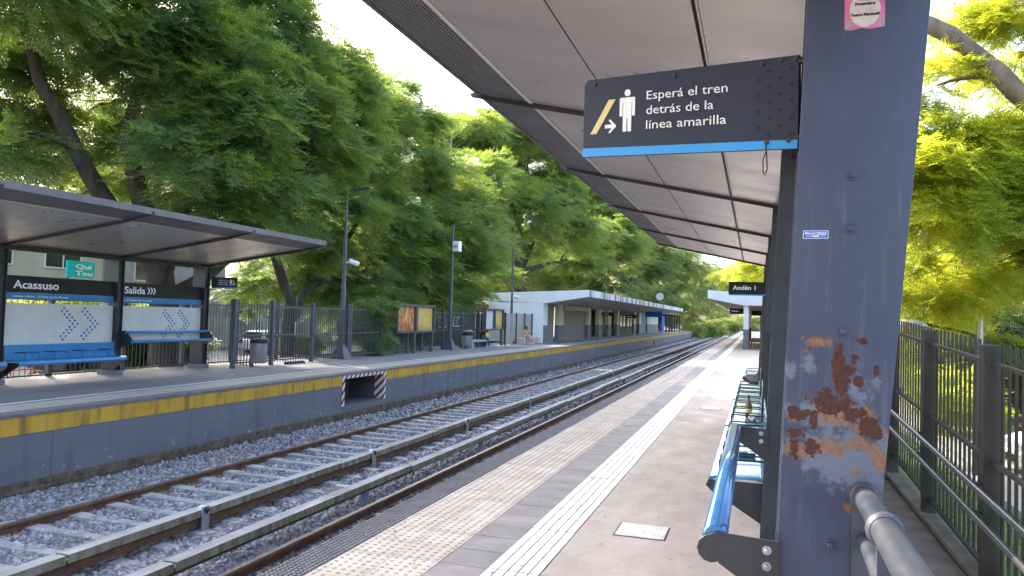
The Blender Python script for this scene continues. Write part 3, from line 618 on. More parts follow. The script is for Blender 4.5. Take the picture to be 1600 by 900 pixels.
# ------------------------------------------------------------------ information signs
def wait_sign(t, O, u, L, H, mirror=False, detail=True):
    F = Frame(O, u, (0, 0, 1)); X = (lambda a: L - a) if mirror else (lambda a: a)
    def poly(m, pts, c, th, k=0):
        F.poly(m, [(X(a), b) for a, b in (pts[::-1] if mirror else pts)], c, th, k)
    m = MB(); r = .03 * L / .9
    pts = [(0, 0), (L, 0), (L, H)] + [(r + r * math.cos(R(90 + 15 * k)), H - r + r * math.sin(R(90 + 15 * k))) for k in range(7)]
    poly(m, pts, -.02, .02); m.build('panel', 'sign_dark', t, bevel=.002)
    m = MB(); poly(m, [(0.001, .0), (L - .001, .0), (L - .001, H * .092), (0.001, H * .108)], .0005, .0015); m.build('blue_stripe', 'sign_blue', t)
    m = MB(); poly(m, [(.042 * L, .288 * H), (.076 * L, .288 * H), (.176 * L, .715 * H), (.14 * L, .715 * H)], .0005, .0012); m.build('yellow_bar', 'yellow_print', t)
    m = MB(); cx = .239 * L
    F.disc(m, X(cx), .78 * H, .044 * H, .0005, .0012, 18)
    w = .04 * L
    body = rrect(cx - w * .55, .46 * H, cx + w * .55, .722 * H, .012 * L, 4)
    poly(m, body, .0005, .0011)
    for s in (-1, 1):
        a0, a1 = (cx + s * w * .62, cx + s * w)
        poly(m, rrect(min(a0, a1), .49 * H, max(a0, a1), .722 * H, .0045 * L, 4), .0005, .0013)
        b0, b1 = (cx + s * w * .07, cx + s * w * .55)
        poly(m, rrect(min(b0, b1), .295 * H, max(b0, b1), .6 * H, .006 * L, 4), .0005, .0015)
    poly(m, rrect(cx - w * .97, .655 * H, cx + w * .97, .722 * H, .008 * L, 4), .0005, .0017); m.build('figure', 'white_print', t)
    m = MB(); ay = .375 * H; k = .011 * L
    poly(m, [(.122 * L, ay - k * .75), (.178 * L, ay - k * .75), (.178 * L, ay + k * .75), (.122 * L, ay + k * .75)], .0005, .0011)
    poly(m, [(.183 * L, ay), (.149 * L, ay + .033 * L), (.142 * L, ay + .026 * L), (.168 * L, ay)], .0005, .0013)
    poly(m, [(.168 * L, ay), (.142 * L, ay - .026 * L), (.149 * L, ay - .033 * L), (.183 * L, ay)], .0005, .0015); m.build('arrow', 'white_print', t)
    for s_, b, w_ in (('Esperá el tren', .672, .375), ('detrás de la', .492, .315), ('línea amarilla', .312, .372)):
        x0 = .338 * L if not mirror else L - .338 * L - .375 * L
        text(s_, F.p(x0, b * H, .0005), F.u, F.v, w_ * L, .112 * H, 'white_print', t, -.004, capref=.73)
    m = MB()
    for i in range(4):
        for j in range(5):
            yy = (.86 - .175 * j - (0 if i % 2 == 1 else .085)) * H
            if .13 * H < yy: F.disc(m, X((.843 + .043 * i) * L), yy, .0072 * L / .9, .0004, .0008, 10)
    m.build('perforation', 'hole', t, kind='stuff')
    if detail:
        for a, b in ((.06, .93), (.47, .93), (.855, .945), (.93, .965), (.985, .95), (.88, .075), (.965, .085)):
            q = F.p(a * L, b * H, 0); mm = MB(); F.disc(mm, a * L, b * H, .0085, .0005, .004, 10); F.disc(mm, a * L, b * H, .005, .0045, .002, 6); mm.build('screw', 'dark_paint', t)
    return F
so = Vector((-.69, 3.02, 2.262)); su = Vector((.12, 2.68, 2.19)) - so; su.normalize(); sL = (Vector((.125, 2.68, 2.19)) - so).length
ws = thing('hanging_sign', 'large dark waiting sign reading Esperá el tren beside the rusty column', 'sign', tuple(so))
Fs = wait_sign(ws, so, su, sL, .318)
m = MB(); m.tube([Fs.p(sL - .01, .30, -.01), Fs.p(sL + .035, .30, -.01)], .012, 8); m.tube([Fs.p(sL - .01, .04, -.01), Fs.p(sL + .035, .04, -.01)], .012, 8); m.build('mount', 'black_metal', ws)
m = MB(); a = Fs.p(sL * .88, .02, .012); m.tube([a, a + Vector((.002, 0, -.03)), a + Vector((-.008, 0, -.06)), a + Vector((-.007, 0, -.10)), a + Vector((.001, 0, -.112))], .0022, 5); m.tube([a, a + Vector((.004, 0, -.04)), a + Vector((.006, 0, -.09)), a + Vector((.002, 0, -.104))], .0022, 5); m.build('cable_tie', 'rubber', ws)
t = thing('platform_sign', 'small dark Andén 1 sign with blue lower edge beyond the big waiting sign', 'sign', (-.14, 13.65, 2.08))
F = Frame((-.46, 13.60, 2.07), (1, 0, 0), (0, 0, 1)); L = .62; H = .235
m = MB(); F.poly(m, rrect(0, .022, L, H, .012, 3), -.03, .03); m.build('panel', 'sign_black', t)
m = MB(); F.poly(m, [(0.004, 0), (L - .004, 0), (L - .004, .0215), (0.004, .0215)], -.03, .031); m.build('blue_edge', 'sign_blue', t)
text('Andén 1', F.p(.07, .10, .001), F.u, F.v, .375, .075, 'white_print', t, .018)
m = MB()
for i in range(3):
    for j in range(4): F.disc(m, .53 + .03 * i, .05 + .045 * j + (.02 if i % 2 else 0), .007, .0005, .001, 8)
m.build('perforation', 'hole', t, kind='stuff')

# ------------------------------------------------------------------ benches and leaning rails
def bench_bay(y0, y1, xs, label, group, sgn=1, mats=('bench_blue', 'dark_paint'), zseat=.55, hoops=4, hw=.10, hh=.075):
    """sgn=1: back at xs, seat reaches towards -x; sgn=-1 mirrored"""
    t = thing('bench', label, 'bench', (xs, (y0 + y1) / 2, 0), group)
    X = lambda a: xs - sgn * a
    prof = [(-.02, zseat + .30), (-.035, zseat + .30), (-.03, zseat + .06), (.0, zseat - .015), (.30, zseat - .02), (.345, zseat - .03), (.36, zseat - .06), (.345, zseat - .09), (.355, zseat - .095), (.375, zseat - .06), (.355, zseat - .01), (.305, zseat), (.02, zseat + .005), (-.012, zseat + .065)]
    m = MB(); m.prism([(X(a), y0, b) for a, b in (prof if sgn < 0 else prof[::-1])], (0, y1 - y0, 0)); 
    m.build('seat', mats[0], t, bevel=.004)
    for yy in (y0 - .008, y1 + .002):
        bp = [(.38, zseat - .07), (.33, zseat - .12), (.20, zseat - .19), (-.03, zseat - .33), (-.055, zseat - .33), (-.055, zseat + .28), (-.037, zseat + .28), (-.03, zseat - .03), (.30, zseat - .03), (.36, zseat - .03)]
        m = MB(); m.prism([(X(a), yy, b) for a, b in (bp if sgn < 0 else bp[::-1])], (0, .006, 0)); m.build('bracket', mats[1], t)
    n = hoops; p = (y1 - y0) / n
    for i in range(n):
        c = y0 + (i + .5) * p; w = hw; z = zseat + hh
        m = MB(); path = [(X(.30), c - w, zseat), (X(.30), c - w, z - .01), (X(.29), c - w, z), (X(.02), c - w, z), (X(.0), c - w + .012, z), (X(.0), c + w - .012, z), (X(.02), c + w, z), (X(.29), c + w, z), (X(.30), c + w, z - .01), (X(.30), c + w, zseat)]
        m.tube(path, .0075, 6); m.build('armrest', 'black_metal', t)
    return t
gN = 'worn blue benches under the near canopy'
bench_bay(5.42, 8.04, .07, 'worn glossy blue bench nearest the rusty column, with a dark packet on it', gN, mats=('bench_worn', 'dark_paint'))
bench_bay(8.16, 10.84, .07, 'worn glossy blue bench with a brown bottle standing on it', gN, mats=('bench_worn', 'dark_paint'))
bench_bay(10.96, 13.55, .07, 'worn blue bench with nothing on it, below the Andén 1 sign', gN, mats=('bench_worn', 'dark_paint'))
# last seat beyond the canopy
t = bench_bay(16.7, 18.3, .12, 'pale-backed bench standing beyond the end of the near canopy', gN, zseat=.50, hoops=2, mats=('bench_worn', 'dark_paint'))
m = MB(); m.prism([(.17, 16.69, .8), (.15, 16.69, .45), (.05, 16.69, .36), (-.12, 16.69, .40), (-.20, 16.69, .47), (-.17, 16.69, .53), (.0, 16.69, .53), (.06, 16.69, .60), (.07, 16.69, .90), (.11, 16.69, .97), (.165, 16.69, .93)], (0, -.03, 0)); m.build('end_panel', 'shutter', t, bevel=.008)
def lean_rail(y0, y1, label):
    t = thing('leaning_rail', label, 'leaning rail', (0, (y0 + y1) / 2, .9))
    m = MB(); m.lathe([(.034, 0), (.040, .004), (.040, y1 - y0 - .004), (.034, y1 - y0)], (-.115, y0, .905), 20, axis='y'); m.build('tube', 'bar_blue', t)
    for yy in (y0 - .011, y1 + .001):
        pts = [(.085, .915), (.085, .70), (-.02, .775), (-.10, .825)] + [(-.125 + .045 * math.cos(R(a)), .87 + .045 * math.sin(R(a))) for a in (300, 270, 240, 210, 180, 150, 120, 100)] + [(-.11, .925)]
        m = MB(); m.prism([(a, yy, b) for a, b in pts[::-1]], (0, .010, 0)); o = m.build('bracket', 'dark_paint', t, bevel=.002)
        for zz in (.885, .835):
            hexbolt((.045, yy, zz), (0, -1, 0), .009, .008).build('bolt', 'galvanised', o)
lean_rail(2.56, 5.2, 'glossy blue leaning tube on two dark brackets beside the rusty column')
# bottle, crumpled bag, packet
t = thing('beer_bottle', 'brown glass bottle standing on the blue bench', 'bottle', (-.06, 8.75, .553))
m = MB(); m.lathe([(.030, 0), (.034, .004), (.035, .02), (.035, .13), (.031, .155), (.018, .185), (.0135, .205), (.013, .24), (.0145, .243), (.0145, .252), (.011, .254)], (-.06, 8.75, .556), 20); m.build('glass', 'amber_glass', t)
m = MB(); m.lathe([(.0355, .05), (.0356, .105)], (-.06, 8.75, .556), 20); m.build('paper_label', 'yellow_print', t)
bmm = bmesh.new(); bmesh.ops.create_icosphere(bmm, subdivisions=3, radius=.05)
rg = np.random.RandomState(4)
for v in bmm.verts:
    d = v.co.normalized(); k = 1 + .28 * math.sin(9 * d.x + 2) * math.sin(11 * d.y) + rg.uniform(-.12, .12); v.co = Vector((d.x * .055 * k, d.y * .06 * k, d.z * .036 * k))
me = bpy.data.meshes.new('paper_bag'); bmm.to_mesh(me); bmm.free(); me.materials.append(MT['paper'])
tag(put('paper_bag', me, None, loc=(.0, 8.55, .592)), 'crumpled pale paper bag lying beside the brown bottle', 'paper bag')
m = MB(Matrix.Translation((-.05, 6.25, .556)) @ Euler((0, 0, .25)).to_matrix().to_4x4()); m.box(-.06, .06, -.04, .04, 0, .03)
p = thing('packet', 'small dark blue packet lying on the bench nearest the rusty column', 'packet', (-.05, 6.25, .556)); m.build('wrapper', 'packet', p, bevel=.006)
m = MB(Matrix.Translation((-.05, 6.25, .586)) @ Euler((0, 0, .25)).to_matrix().to_4x4()); m.box(.0, .055, -.038, .0, 0.0006, .002); m.build('pale_patch', 'white_print', p)

# ------------------------------------------------------------------ hatches in the paving
def hatch(x0, x1, y0, y1, label):
    t = thing('hatch_cover', label, 'hatch cover', ((x0 + x1) / 2, (y0 + y1) / 2, 0), 'pale checker-plate covers in the concrete')
    m = MB(); m.box(x0, x1, y0, y1, .0, .003); m.build('rim', 'joint', t)
    m = MB(); g = .014; m.box(x0 + g, x1 - g, y0 + g, y1 - g, .003, .007)
    n = 12; dx = (x1 - x0 - 2 * g) / n; dy = (y1 - y0 - 2 * g) / n
    for i in range(n):
        for j in range(n):
            cx, cy = x0 + g + (i + .5) * dx, y0 + g + (j + .5) * dy; a, b = (.012, .004) if (i + j) % 2 else (.004, .012)
            m.add([(cx - a, cy, .007), (cx, cy - b, .007), (cx + a, cy, .007), (cx, cy + b, .007), (cx, cy, .0105)], [(0, 1, 4), (1, 2, 4), (2, 3, 4), (3, 0, 4)])
    m.build('plate', 'cover_plate', t)
MT['cover_plate'] = pm('cover_plate', (.45, .44, .43), (.6, .59, .58), 9, .6, metal=.2)
hatch(-.985, -.60, 5.63, 6.0, 'pale checker-plate cover in the concrete beside the leaning rail, the larger in view')
hatch(-.95, -.57, 14.3, 14.65, 'far pale cover set in the concrete beside the benches')

# ------------------------------------------------------------------ galvanised handrail welded to the rusty column
t = thing('handrail', 'galvanised double handrail with collars fixed to the foot of the rusty column', 'handrail', (.32, 2.0, 0))
P0, P1, P2 = Vector((.328, 2.598, 1.075)), Vector((.268, 1.5, 1.165)), Vector((.24, .9, 1.21))
m = MB(); m.tube([P0, P1, P2], .032, 18)
MT['galv_worn'] = pm('galv_worn', (.045, .052, .075), (.14, .145, .15), 9, .42, metal=.45, stretch=(1, .4, 1), lo=.4, hi=.7, detail=8)
m.build('top_tube', 'galv_worn', t)
for q, r_ in ((.0, .043), (.56, .042)):
    c = P0.lerp(P1, q); d = (P1 - P0).normalized(); m = MB(); m.tube([c, c + d * .012, c + d * .03, c + d * .04], [r_ - .006, r_, r_, r_ - .008], 18); m.build('collar', 'post_blue', t)
Q0, Q1 = Vector((.335, 2.598, .94)), Vector((.285, 1.6, 1.01)); m = MB(); m.tube([Q0, Q1, Q1 + (Q1 - Q0) * .6], .025, 16); m.build('lower_tube', 'galv_worn', t)
for yy, xx in ((2.592, .328), (1.99, .303), (.9, .245)):
    m = MB(); m.box(xx - (.035 if yy > 2.2 else .022), xx + .035, yy - .005, yy + .005, 0, 1.05 + (2.6 - yy) * .08); m.build('post', 'post_blue', t)

# ------------------------------------------------------------------ ramp fence on the right
SH = math.tan(R(2.5))
fz = lambda y: (y - 7.2) * .045
t = thing('ramp_fence', 'dark picket fence with two handrails along the ramp behind the rusty column', 'fence', (1.42, 8, 0))
py = [1.0 + 1.77 * i - .83 for i in range(-1, 20)]
pm_ = MB(); pm_.box(-.006, .006, -.017, .017, 0, 1.50); pmesh = pm_.mesh('picket', 'fence_dark')
npk = 0
for i, yy in enumerate(py):
    m = MB(); m.box(1.365, 1.47, yy - .05, yy + .05, -.03, 1.585 + max(fz(yy), -.2)); m.build('post', 'fence_dark', t, bevel=.004)
    if i == len(py) - 1: break
    y2 = py[i + 1]; a, b = yy + .062, y2 - .062
    for h in (1.47, .86, .16):
        m = MB(); m.prism([(1.405, a, h + fz(a) - .012), (1.435, a, h + fz(a) - .012), (1.435, a, h + fz(a) + .012), (1.405, a, h + fz(a) + .012)], (0, b - a, fz(b) - fz(a))); m.build('cross_rail', 'fence_dark', t)
    for k in range(1, 14):
        yk = yy + (y2 - yy) * k / 14; put('picket', pmesh, t, loc=(1.449, yk, .10 + fz(yk)))
m = MB(); m.prism([(1.34, -2, -.02), (1.5, -2, -.02), (1.5, -2, .07 + fz(-2) * .3), (1.34, -2, .07 + fz(-2) * .3)], (0, 40, .3)); m.build('kerb', 'ramp', t)
MT['rail_tube'] = pm('rail_tube', (.10, .095, .085), (.16, .15, .14), 8, .3, metal=.7)
for h in (.72, .545):
    m = MB(); m.tube([(1.29, -1, h + fz(-1)), (1.29, 20, h + fz(20))], .021, 12); m.build('handrail_tube', 'rail_tube', t)
    for yy in py[1:14]:
        b = MB(); b.box(1.30, 1.36, yy - .012, yy + .012, h + fz(yy) - .02, h + fz(yy) - .005); b.build('bracket', 'fence_dark', t)

# ------------------------------------------------------------------ left shelter
XS = -13.8
pY = [7.95, 10.8, 13.65, 16.5]
ls = thing('platform_shelter', 'dark steel shelter with a tilted grey canopy over the far platform, holding the Acassuso board', 'shelter', (XS - .2, 12.5, 0))
lz = lambda x: 2.74 + (x + 13.62) * .148
for cy in pY:
    m = MB(); m.box(XS - .40, XS, cy - .09, cy - .075, 0, 2.72); m.box(XS - .40, XS, cy + .075, cy + .09, 0, 2.72); m.box(XS - .06, XS - .045, cy - .0745, cy + .0745, 0, 2.70); m.box(XS - .355, XS - .34, cy - .0745, cy + .0745, 0, 2.70)
    o = m.build('column', 'dark_paint', ls); b = MB(); b.box(XS - .44, XS + .04, cy - .13, cy + .13, 0.0, .10); b.build('plinth', 'grey_paint', o)
lr = [5.1, 7.95, 10.8, 13.65, 16.5]
def lslab(m, xa, xb, ya, yb, u0=0.0, u1=.03): m.prism([(xa, ya, lz(xa) + u0), (xb, ya, lz(xb) + u0), (xb, ya, lz(xb) + u1), (xa, ya, lz(xa) + u1)][::-1], (0, yb - ya, 0))
for i in range(len(lr) - 1):
    ya, yb = lr[i] + .016, lr[i + 1] - .016
    for xa, xb in ((-14.3, -13.5), (-13.48, -12.62), (-12.60, -11.75), (-11.73, -10.95)):
        m = MB(); lslab(m, xa, xb, ya, yb); m.build('soffit_panel', 'soffit', ls)
    m = MB(); x = -10.94
    while x < -10.33: lslab(m, x, x + .024, ya, yb); lslab(m, x + .024, x + .032, ya, yb, .008); x += .032
    m.build('corrugated_edge', 'soffit_strip', ls)
    m = MB(); lslab(m, -10.95, -10.92, ya, yb, -.01, .02); m.build('seam_trim', 'ceiling_seam', ls)
    m = MB(); lslab(m, -14.32, -10.3, ya - .015, yb + .015, .034, .08); m.build('roof_sheet', 'roof_top', ls)
m = MB(); lslab(m, -10.302, -10.27, lr[0], lr[-1] + .02, -.015, .10); m.build('front_gutter', 'roof_top', ls)
for yy in lr:
    m = MB(); m.prism([(-14.25, yy - .02, lz(-14.25) - .06), (-10.9, yy - .02, lz(-10.9) - .06), (-10.25, yy - .02, lz(-10.25) - .01), (-10.25, yy - .02, lz(-10.25) + .033), (-14.25, yy - .02, lz(-14.25) + .033)], (0, .04, 0)); m.build('rib', 'black_metal', ls)
m = MB(); m.box(-13.86, -13.78, 5.1, 16.5, 2.60, 2.70); m.build('rear_beam', 'black_metal', ls)
def chevrons(t, F, x0, zc, s):
    m = MB(); dx = s * 1.05
    for c in range(2):
        o = x0 + c * dx * 7.5
        pts = [(k * dx, (5 - k) * s) for k in range(6)] + [(k * dx - .8 * dx, (4 - k) * s) for k in range(5)]
        for a, b in pts:
            F.disc(m, o + a, zc + b, s * .42, .001, .002, 8)
            if b > 0: F.disc(m, o + a, zc - b, s * .42, .001, .002, 8)
    m.build('chevron_dots', 'dot_blue', t, kind='stuff')
for i in range(3):
    y0, y1 = pY[i] + .095, pY[i + 1] - .095; W = y1 - y0
    lab = ['white perforated backboard at the left edge behind a bench', 'white perforated backboard with two blue dotted chevrons under the Acassuso board', 'white perforated backboard with two blue dotted chevrons under the Salida board'][i]
    F = Frame((XS - .10, y1, 0), (0, -1, 0), (0, 0, 1)); F = Frame((XS - .10, y0, 0), (0, 1, 0), (0, 0, 1))
    t = thing('backboard', lab, 'panel', (XS - .1, (y0 + y1) / 2, .78), 'white perforated backboards')
    m = MB(); pts = [(0, .74), (W, .74), (W, 1.57), (W * .95, 1.57), (W * .94, 1.625), (W * .90, 1.625), (W * .87, 1.57), (0, 1.57)] if i == 1 else [(0, .74), (W, .74), (W, 1.57), (0, 1.57)]
    F.poly(m, pts, -.015, .015); m.build('board', 'white_board', t)
    m = MB(); n = 22
    for a in range(n):
        for b in range(9):
            cx = (a + .5 + (.5 if b % 2 else 0)) * W / n; cz = .80 + b * .085
            if cx < W - .05: F.disc(m, cx, cz, .0085, .0005, .001, 5)
    m.build('perforation', 'dot_grey', t, kind='stuff')
    chevrons(t, F, W * .52, 1.16, .066)
    lab = ['dark platform board at the left edge of the far shelter', 'dark station name board reading Acassuso with a blue band', 'dark exit board reading Salida with three arrows and a blue band'][i]
    t = thing('station_board', lab, 'sign', (XS - .1, (y0 + y1) / 2, 1.66), 'dark boards across the far shelter')
    m = MB(); F.poly(m, [(0, 1.78), (W, 1.78), (W, 2.115), (0, 2.115)], -.01, .02); m.build('panel', 'sign_black', t)
    m = MB(); F.poly(m, [(0, 1.645), (W, 1.645), (W, 1.779), (0, 1.779)], -.01, .02); m.build('blue_band', 'sign_blue_dull', t)
    if i == 1:
        text('Acassuso', F.p(.20, 1.865, .011), F.u, F.v, 1.02, .165, 'white_print', t, .018)
        text('» Destino a Retiro   › Próxima estación Martínez', F.p(.18, 1.69, .011), F.u, F.v, 1.28, .042, 'white_print', t)
    if i == 2:
        text('Salida', F.p(.10, 1.865, .011), F.u, F.v, .62, .165, 'white_print', t, .018)
        m = MB()
        for c in range(3):
            a = .79 + c * .09
            F.poly(m, [(a, 1.865), (a + .035, 1.865), (a + .085, 1.945), (a + .05, 1.945)], .011, .002); F.poly(m, [(a + .05, 1.945), (a + .085, 1.945), (a + .035, 2.025), (a, 2.025)], .011, .0022)
        m.build('arrows', 'white_print', t)
        text('a calle Eduardo Costa / salir a rampa', F.p(.10, 1.69, .011), F.u, F.v, .85, .042, 'white_print', t)
gL = 'blue benches of the far shelter'
bench_bay(8.07, 10.68, XS + .02, 'clean blue bench cut off by the left edge of the picture', gL, -1, zseat=.45, hw=.15, hh=.15)
bench_bay(10.92, 13.53, XS + .02, 'clean blue bench below the Acassuso board', gL, -1, zseat=.45, hw=.15, hh=.15)
t = thing('leaning_rail', 'pair of blue leaning tubes across the backboard under the Salida board', 'leaning rail', (XS + .2, 15.1, .8))
for x, z in ((XS + .12, .965), (XS + .30, .765)):
    m = MB(); m.lathe([(.03, 0), (.036, .006), (.036, 2.72), (.03, 2.726)], (x, 13.72, z), 14, axis='y'); m.build('tube', 'bench_blue', t)
for yy in (13.735, 16.42):
    m = MB(); m.prism([(XS, yy, .62), (XS + .28, yy, .71), (XS + .345, yy, .77), (XS + .30, yy, .82), (XS + .17, yy, .96), (XS + .12, yy, 1.01), (XS, yy, 1.0)], (0, .01, 0)); m.build('bracket', 'dark_paint', t)
t = thing('hanging_sign', 'small dark waiting sign on the end column of the far shelter', 'sign', (-13.35, 16.6, 2.1))
wait_sign(t, (-13.77, 16.62, 2.10), (1, 0, 0), .80, .30, mirror=True, detail=False)

# ------------------------------------------------------------------ left fence
pk = MB(); pk.box(-.008, .008, -.008, .008, .06, 1.74); pkm = pk.mesh('picket', 'fence_left'); pk2 = MB(); pk2.box(-.005, .005, -.005, .005, .0, 1.70); pkm2 = pk2.mesh('picket', 'fence_left')
def fence_run(label, x, ys, group, postmat='post_blue', step=.125, ph=1.84, single=True):
    t = thing('platform_fence', label, 'fence', (x, ys[0], 0), group)
    for a, b in zip(ys[:-1], ys[1:]):
        m = MB(); m.box(x - .05, x + .05, a - .05, a + .05, -.01, ph); m.build('post', postmat, t)
        for h in ((.14, .86, 1.66) if x > -14 else (.035, 1.66)):
            m = MB(); m.box(x - .012, x + .012, a + .05, b - .05, h - .02, h + .02); m.build('cross_rail', 'fence_left', t)
        n = max(2, int((b - a - .1) / step)); mm = MB()
        for k in range(1, n):
            yk = a + .05 + (b - a - .1) * k / n
            if single: put('picket', pkm if x > -14 else pkm2, t, loc=(x, yk, 0))
            else: mm.box(x - .008, x + .008, yk - .008, yk + .008, .06, 1.74)
        if not single: mm.build('pickets', 'fence_left', t, kind='stuff')
    m = MB(); m.box(x - .05, x + .05, ys[-1] - .05, ys[-1] + .05, -.01, ph); m.build('post', postmat, t)
    return t
gf = 'dark picket fences along the back of the far platform'
fence_run('dark picket fence behind the grey bin, between the far shelter and the first lamp', -13.1, [16.75, 18.4, 20.45, 22.6], gf)
fence_run('dark picket fence with ivy between the first lamp and the poster case', -13.1, [22.75, 25.0, 27.2], gf)
fence_run('dark picket fence behind the poster case and the second lamp', -13.6, [27.3, 29.6, 31.9, 34.2, 36.5], gf)
fence_run('dark picket fence low behind the far shelter and its benches', -14.62, [4.6, 6.6, 8.6, 10.6, 12.6, 14.6, 16.6, 18.6], gf)
fence_run('dark picket fence along the pavement beyond the far shelter, among the tree trunks', -14.62, [18.8, 20.8, 22.8, 24.8, 26.8, 28.8], gf, single=False)
t = thing('floor_grate', 'dark metal grate at the foot of the picket fence', 'grate', (-12.95, 19.4, 0)); m = MB(); m.box(-13.04, -12.98, 18.95, 19.85, 0, .07); m.box(-12.94, -12.92, 18.95, 19.85, .0, .065); m.build('frame', 'rubber', t)

# ------------------------------------------------------------------ platform lamps
def lamp(y, label, extra, h=5.65, x=-13.2):
    t = thing('platform_lamp', label, 'lamp', (x, y, 0), 'tall grey lamp posts on the far platform')
    m = MB(); m.tube([(x, y, .42), (x, y, 2.5), (x, y, 2.52), (x, y, h)], [.088, .075, .062, .04], 12); m.build('pole', 'post_blue', t)
    m = MB(); s = .27; c = .085
    m.add([(x - s, y - s, 0), (x + s, y - s, 0), (x + s, y + s, 0), (x - s, y + s, 0), (x - c, y - c, .5), (x + c, y - c, .5), (x + c, y + c, .5), (x - c, y + c, .5)], [(0, 1, 5, 4), (1, 2, 6, 5), (2, 3, 7, 6), (3, 0, 4, 7), (4, 5, 6, 7)]); m.build('base', 'post_blue', t)
    m = MB(); m.tube([(x - .12, y, h - .02), (x + .35, y, h + .02)], .028, 8); m.build('arm', 'post_blue', t)
    m = MB(); m.prism([(x + .22, y - .13, h + .0), (x + .88, y - .10, h + .06), (x + .88, y + .10, h + .06), (x + .22, y + .13, h + .0)], (0, 0, .06)); m.build('lamp_head', 'post_blue', t, bevel=.01)
    if extra == 'camera':
        m = MB(); m.tube([(x, y, 3.24), (x + .12, y + .08, 3.24), (x + .2, y + .14, 3.27)], .03, 8); m.tube([(x + .12, y + .06, 3.30), (x + .36, y + .30, 3.20)], [.085, .085], 12); m.build('camera', 'porcelain', t)
    if extra == 'box':
        m = MB(); m.box(x + .05, x + .36, y - .15, y + .22, 4.45, 4.92); m.build('white_box', 'car_white', t, bevel=.02)
        m = MB(); m.box(x + .10, x + .31, y - .16, y - .152, 4.6, 4.75); m.build('grille', 'dot_grey', t)
    if extra == 'spot':
        m = MB(); m.tube([(x, y, 2.66), (x + .15, y + .1, 2.66)], .03, 8); m.tube([(x + .10, y + .05, 2.74), (x + .34, y + .2, 2.62)], [.11, .11], 12); m.build('camera', 'porcelain', t)
lamp(22.4, 'tall grey lamp post with a white camera on its shaft, nearest the far shelter', 'camera')
lamp(31.8, 'tall grey lamp post with a white box near its top', 'box')
lamp(40.8, 'tall grey lamp post in front of the white station building', 'spot')
t = thing('street_lantern', 'black classical lantern on a post beyond the fence, behind the first lamp post', 'lantern', (-16.2, 27.3, -.5))
m = MB(); m.tube([(-16.2, 27.3, -.48), (-16.2, 27.3, 2.9)], [.07, .04], 8); m.build('post', 'black_metal', t)
m = MB(); m.lathe([(.06, 2.9), (.12, 2.95), (.16, 3.2), (.10, 3.25)], (-16.2, 27.3, 0), 6, smooth=False); m.build('lantern_glass', 'lens', t)
m = MB(); m.lathe([(.36, 3.26), (.20, 3.42), (.06, 3.55), (.02, 3.65), (0, 3.7)], (-16.2, 27.3, 0), 8, smooth=False); m.build('lantern_cap', 'black_metal', t)

# ------------------------------------------------------------------ bins, poster cases, stone bench, lattice
t = thing('litter_bin', 'round grey bin with dark rim fixed to the fence beyond the far shelter', 'bin', (-12.93, 17.35, .1))
m = MB(); m.lathe([(.19, .12), (.205, .14), (.225, .66), (.225, .68)], (-12.86, 17.5, 0), 22); m.build('bucket', 'bin_grey', t)
m = MB(); m.lathe([(.235, .66), (.24, .70), (.235, .76), (.20, .765), (.19, .69), (0.0, .68)], (-12.86, 17.5, 0), 22); m.build('rim', 'rubber', t)
m = MB(); m.box(-13.1, -13.04, 17.46, 17.54, .0, .8); m.build('bracket', 'post_blue', t)
t = thing('litter_bin', 'free-standing grey bin with a slanted lid beside the stone bench', 'bin', (-12.9, 33.2, 0))
m = MB(); m.lathe([(.24, .13), (.25, .15), (.27, .62)], (-12.9, 33.2, 0), 20); m.build('bucket', 'bin_grey', t)
m = MB(Matrix.Translation((-12.9, 33.2, .78)) @ Euler((0, 0, .8)).to_matrix().to_4x4() @ Euler((-.30, 0, 0)).to_matrix().to_4x4()); m.lathe([(.28, -.05), (.29, 0), (.24, .04), (0, .05)], (0, 0, 0), 20); m.build('lid', 'bin_grey', t)
m = MB(); m.lathe([(.25, .62), (.26, .78)], (-12.9, 33.2, 0), 20); m.build('opening', 'rubber', t)
m = MB(); m.tube([(-12.9, 33.2, 0), (-12.9, 33.2, .14)], .09, 10); m.build('foot', 'grey_paint', t)
def poster_case(x, ys, label, posters, posts):
    t = thing('poster_case', label, 'poster case', (x, ys[0], 0), 'framed poster cases on the far platform')
    for i, (a, b) in enumerate(zip(ys[:-1], ys[1:])):
        m = MB(); m.box(x - .10, x + .10, a, a + .09, .82, 1.95); m.box(x - .10, x + .10, b - .09, b - .005, .82, 1.95); m.box(x - .10, x + .10, a + .09, b - .09, 1.86, 1.95); m.box(x - .10, x + .10, a + .09, b - .09, .82, .90); m.box(x - .10, x - .02, a + .09, b - .09, .90, 1.86); o = m.build('frame', 'fence_left', t)
        m = MB(); m.box(x - .0195, x - .012, a + .095, b - .095, .905, 1.855); m.build('poster', posters[i], o)
        if posters[i] != 'white_board':
            m = MB(); rg = np.random.RandomState(i + 3)
            for k in range(9):
                c = a + .16 + (b - a - .36) * k / 9; h = .10 + .22 * rg.rand() * (1.4 if posters[i] == 'poster_a' else .6); m.box(x - .011, x - .008, c, c + .045, .92, .92 + h)
            m.build('printed_figures', 'lamp_red' if posters[i] == 'poster_a' else 'wood_brown', o)
    for yy in posts:
        m = MB(); m.box(x - .06, x + .06, yy - .06, yy + .06, 0, .82); m.build('post', 'fence_left', t)
poster_case(-13.0, [25.9, 27.65, 29.45], 'double poster case with two orange posters next to the ivy-covered fence', ['poster_a', 'poster_b'], (27.6, 29.3))
poster_case(-13.1, [36.0, 37.5, 38.95], 'double poster case behind the seated person, one side blank white', ['white_board', 'poster_b'], (36.1, 38.8))
m = MB(); m.box(-13.1, -12.8, 37.68, 37.72, 0, .82)
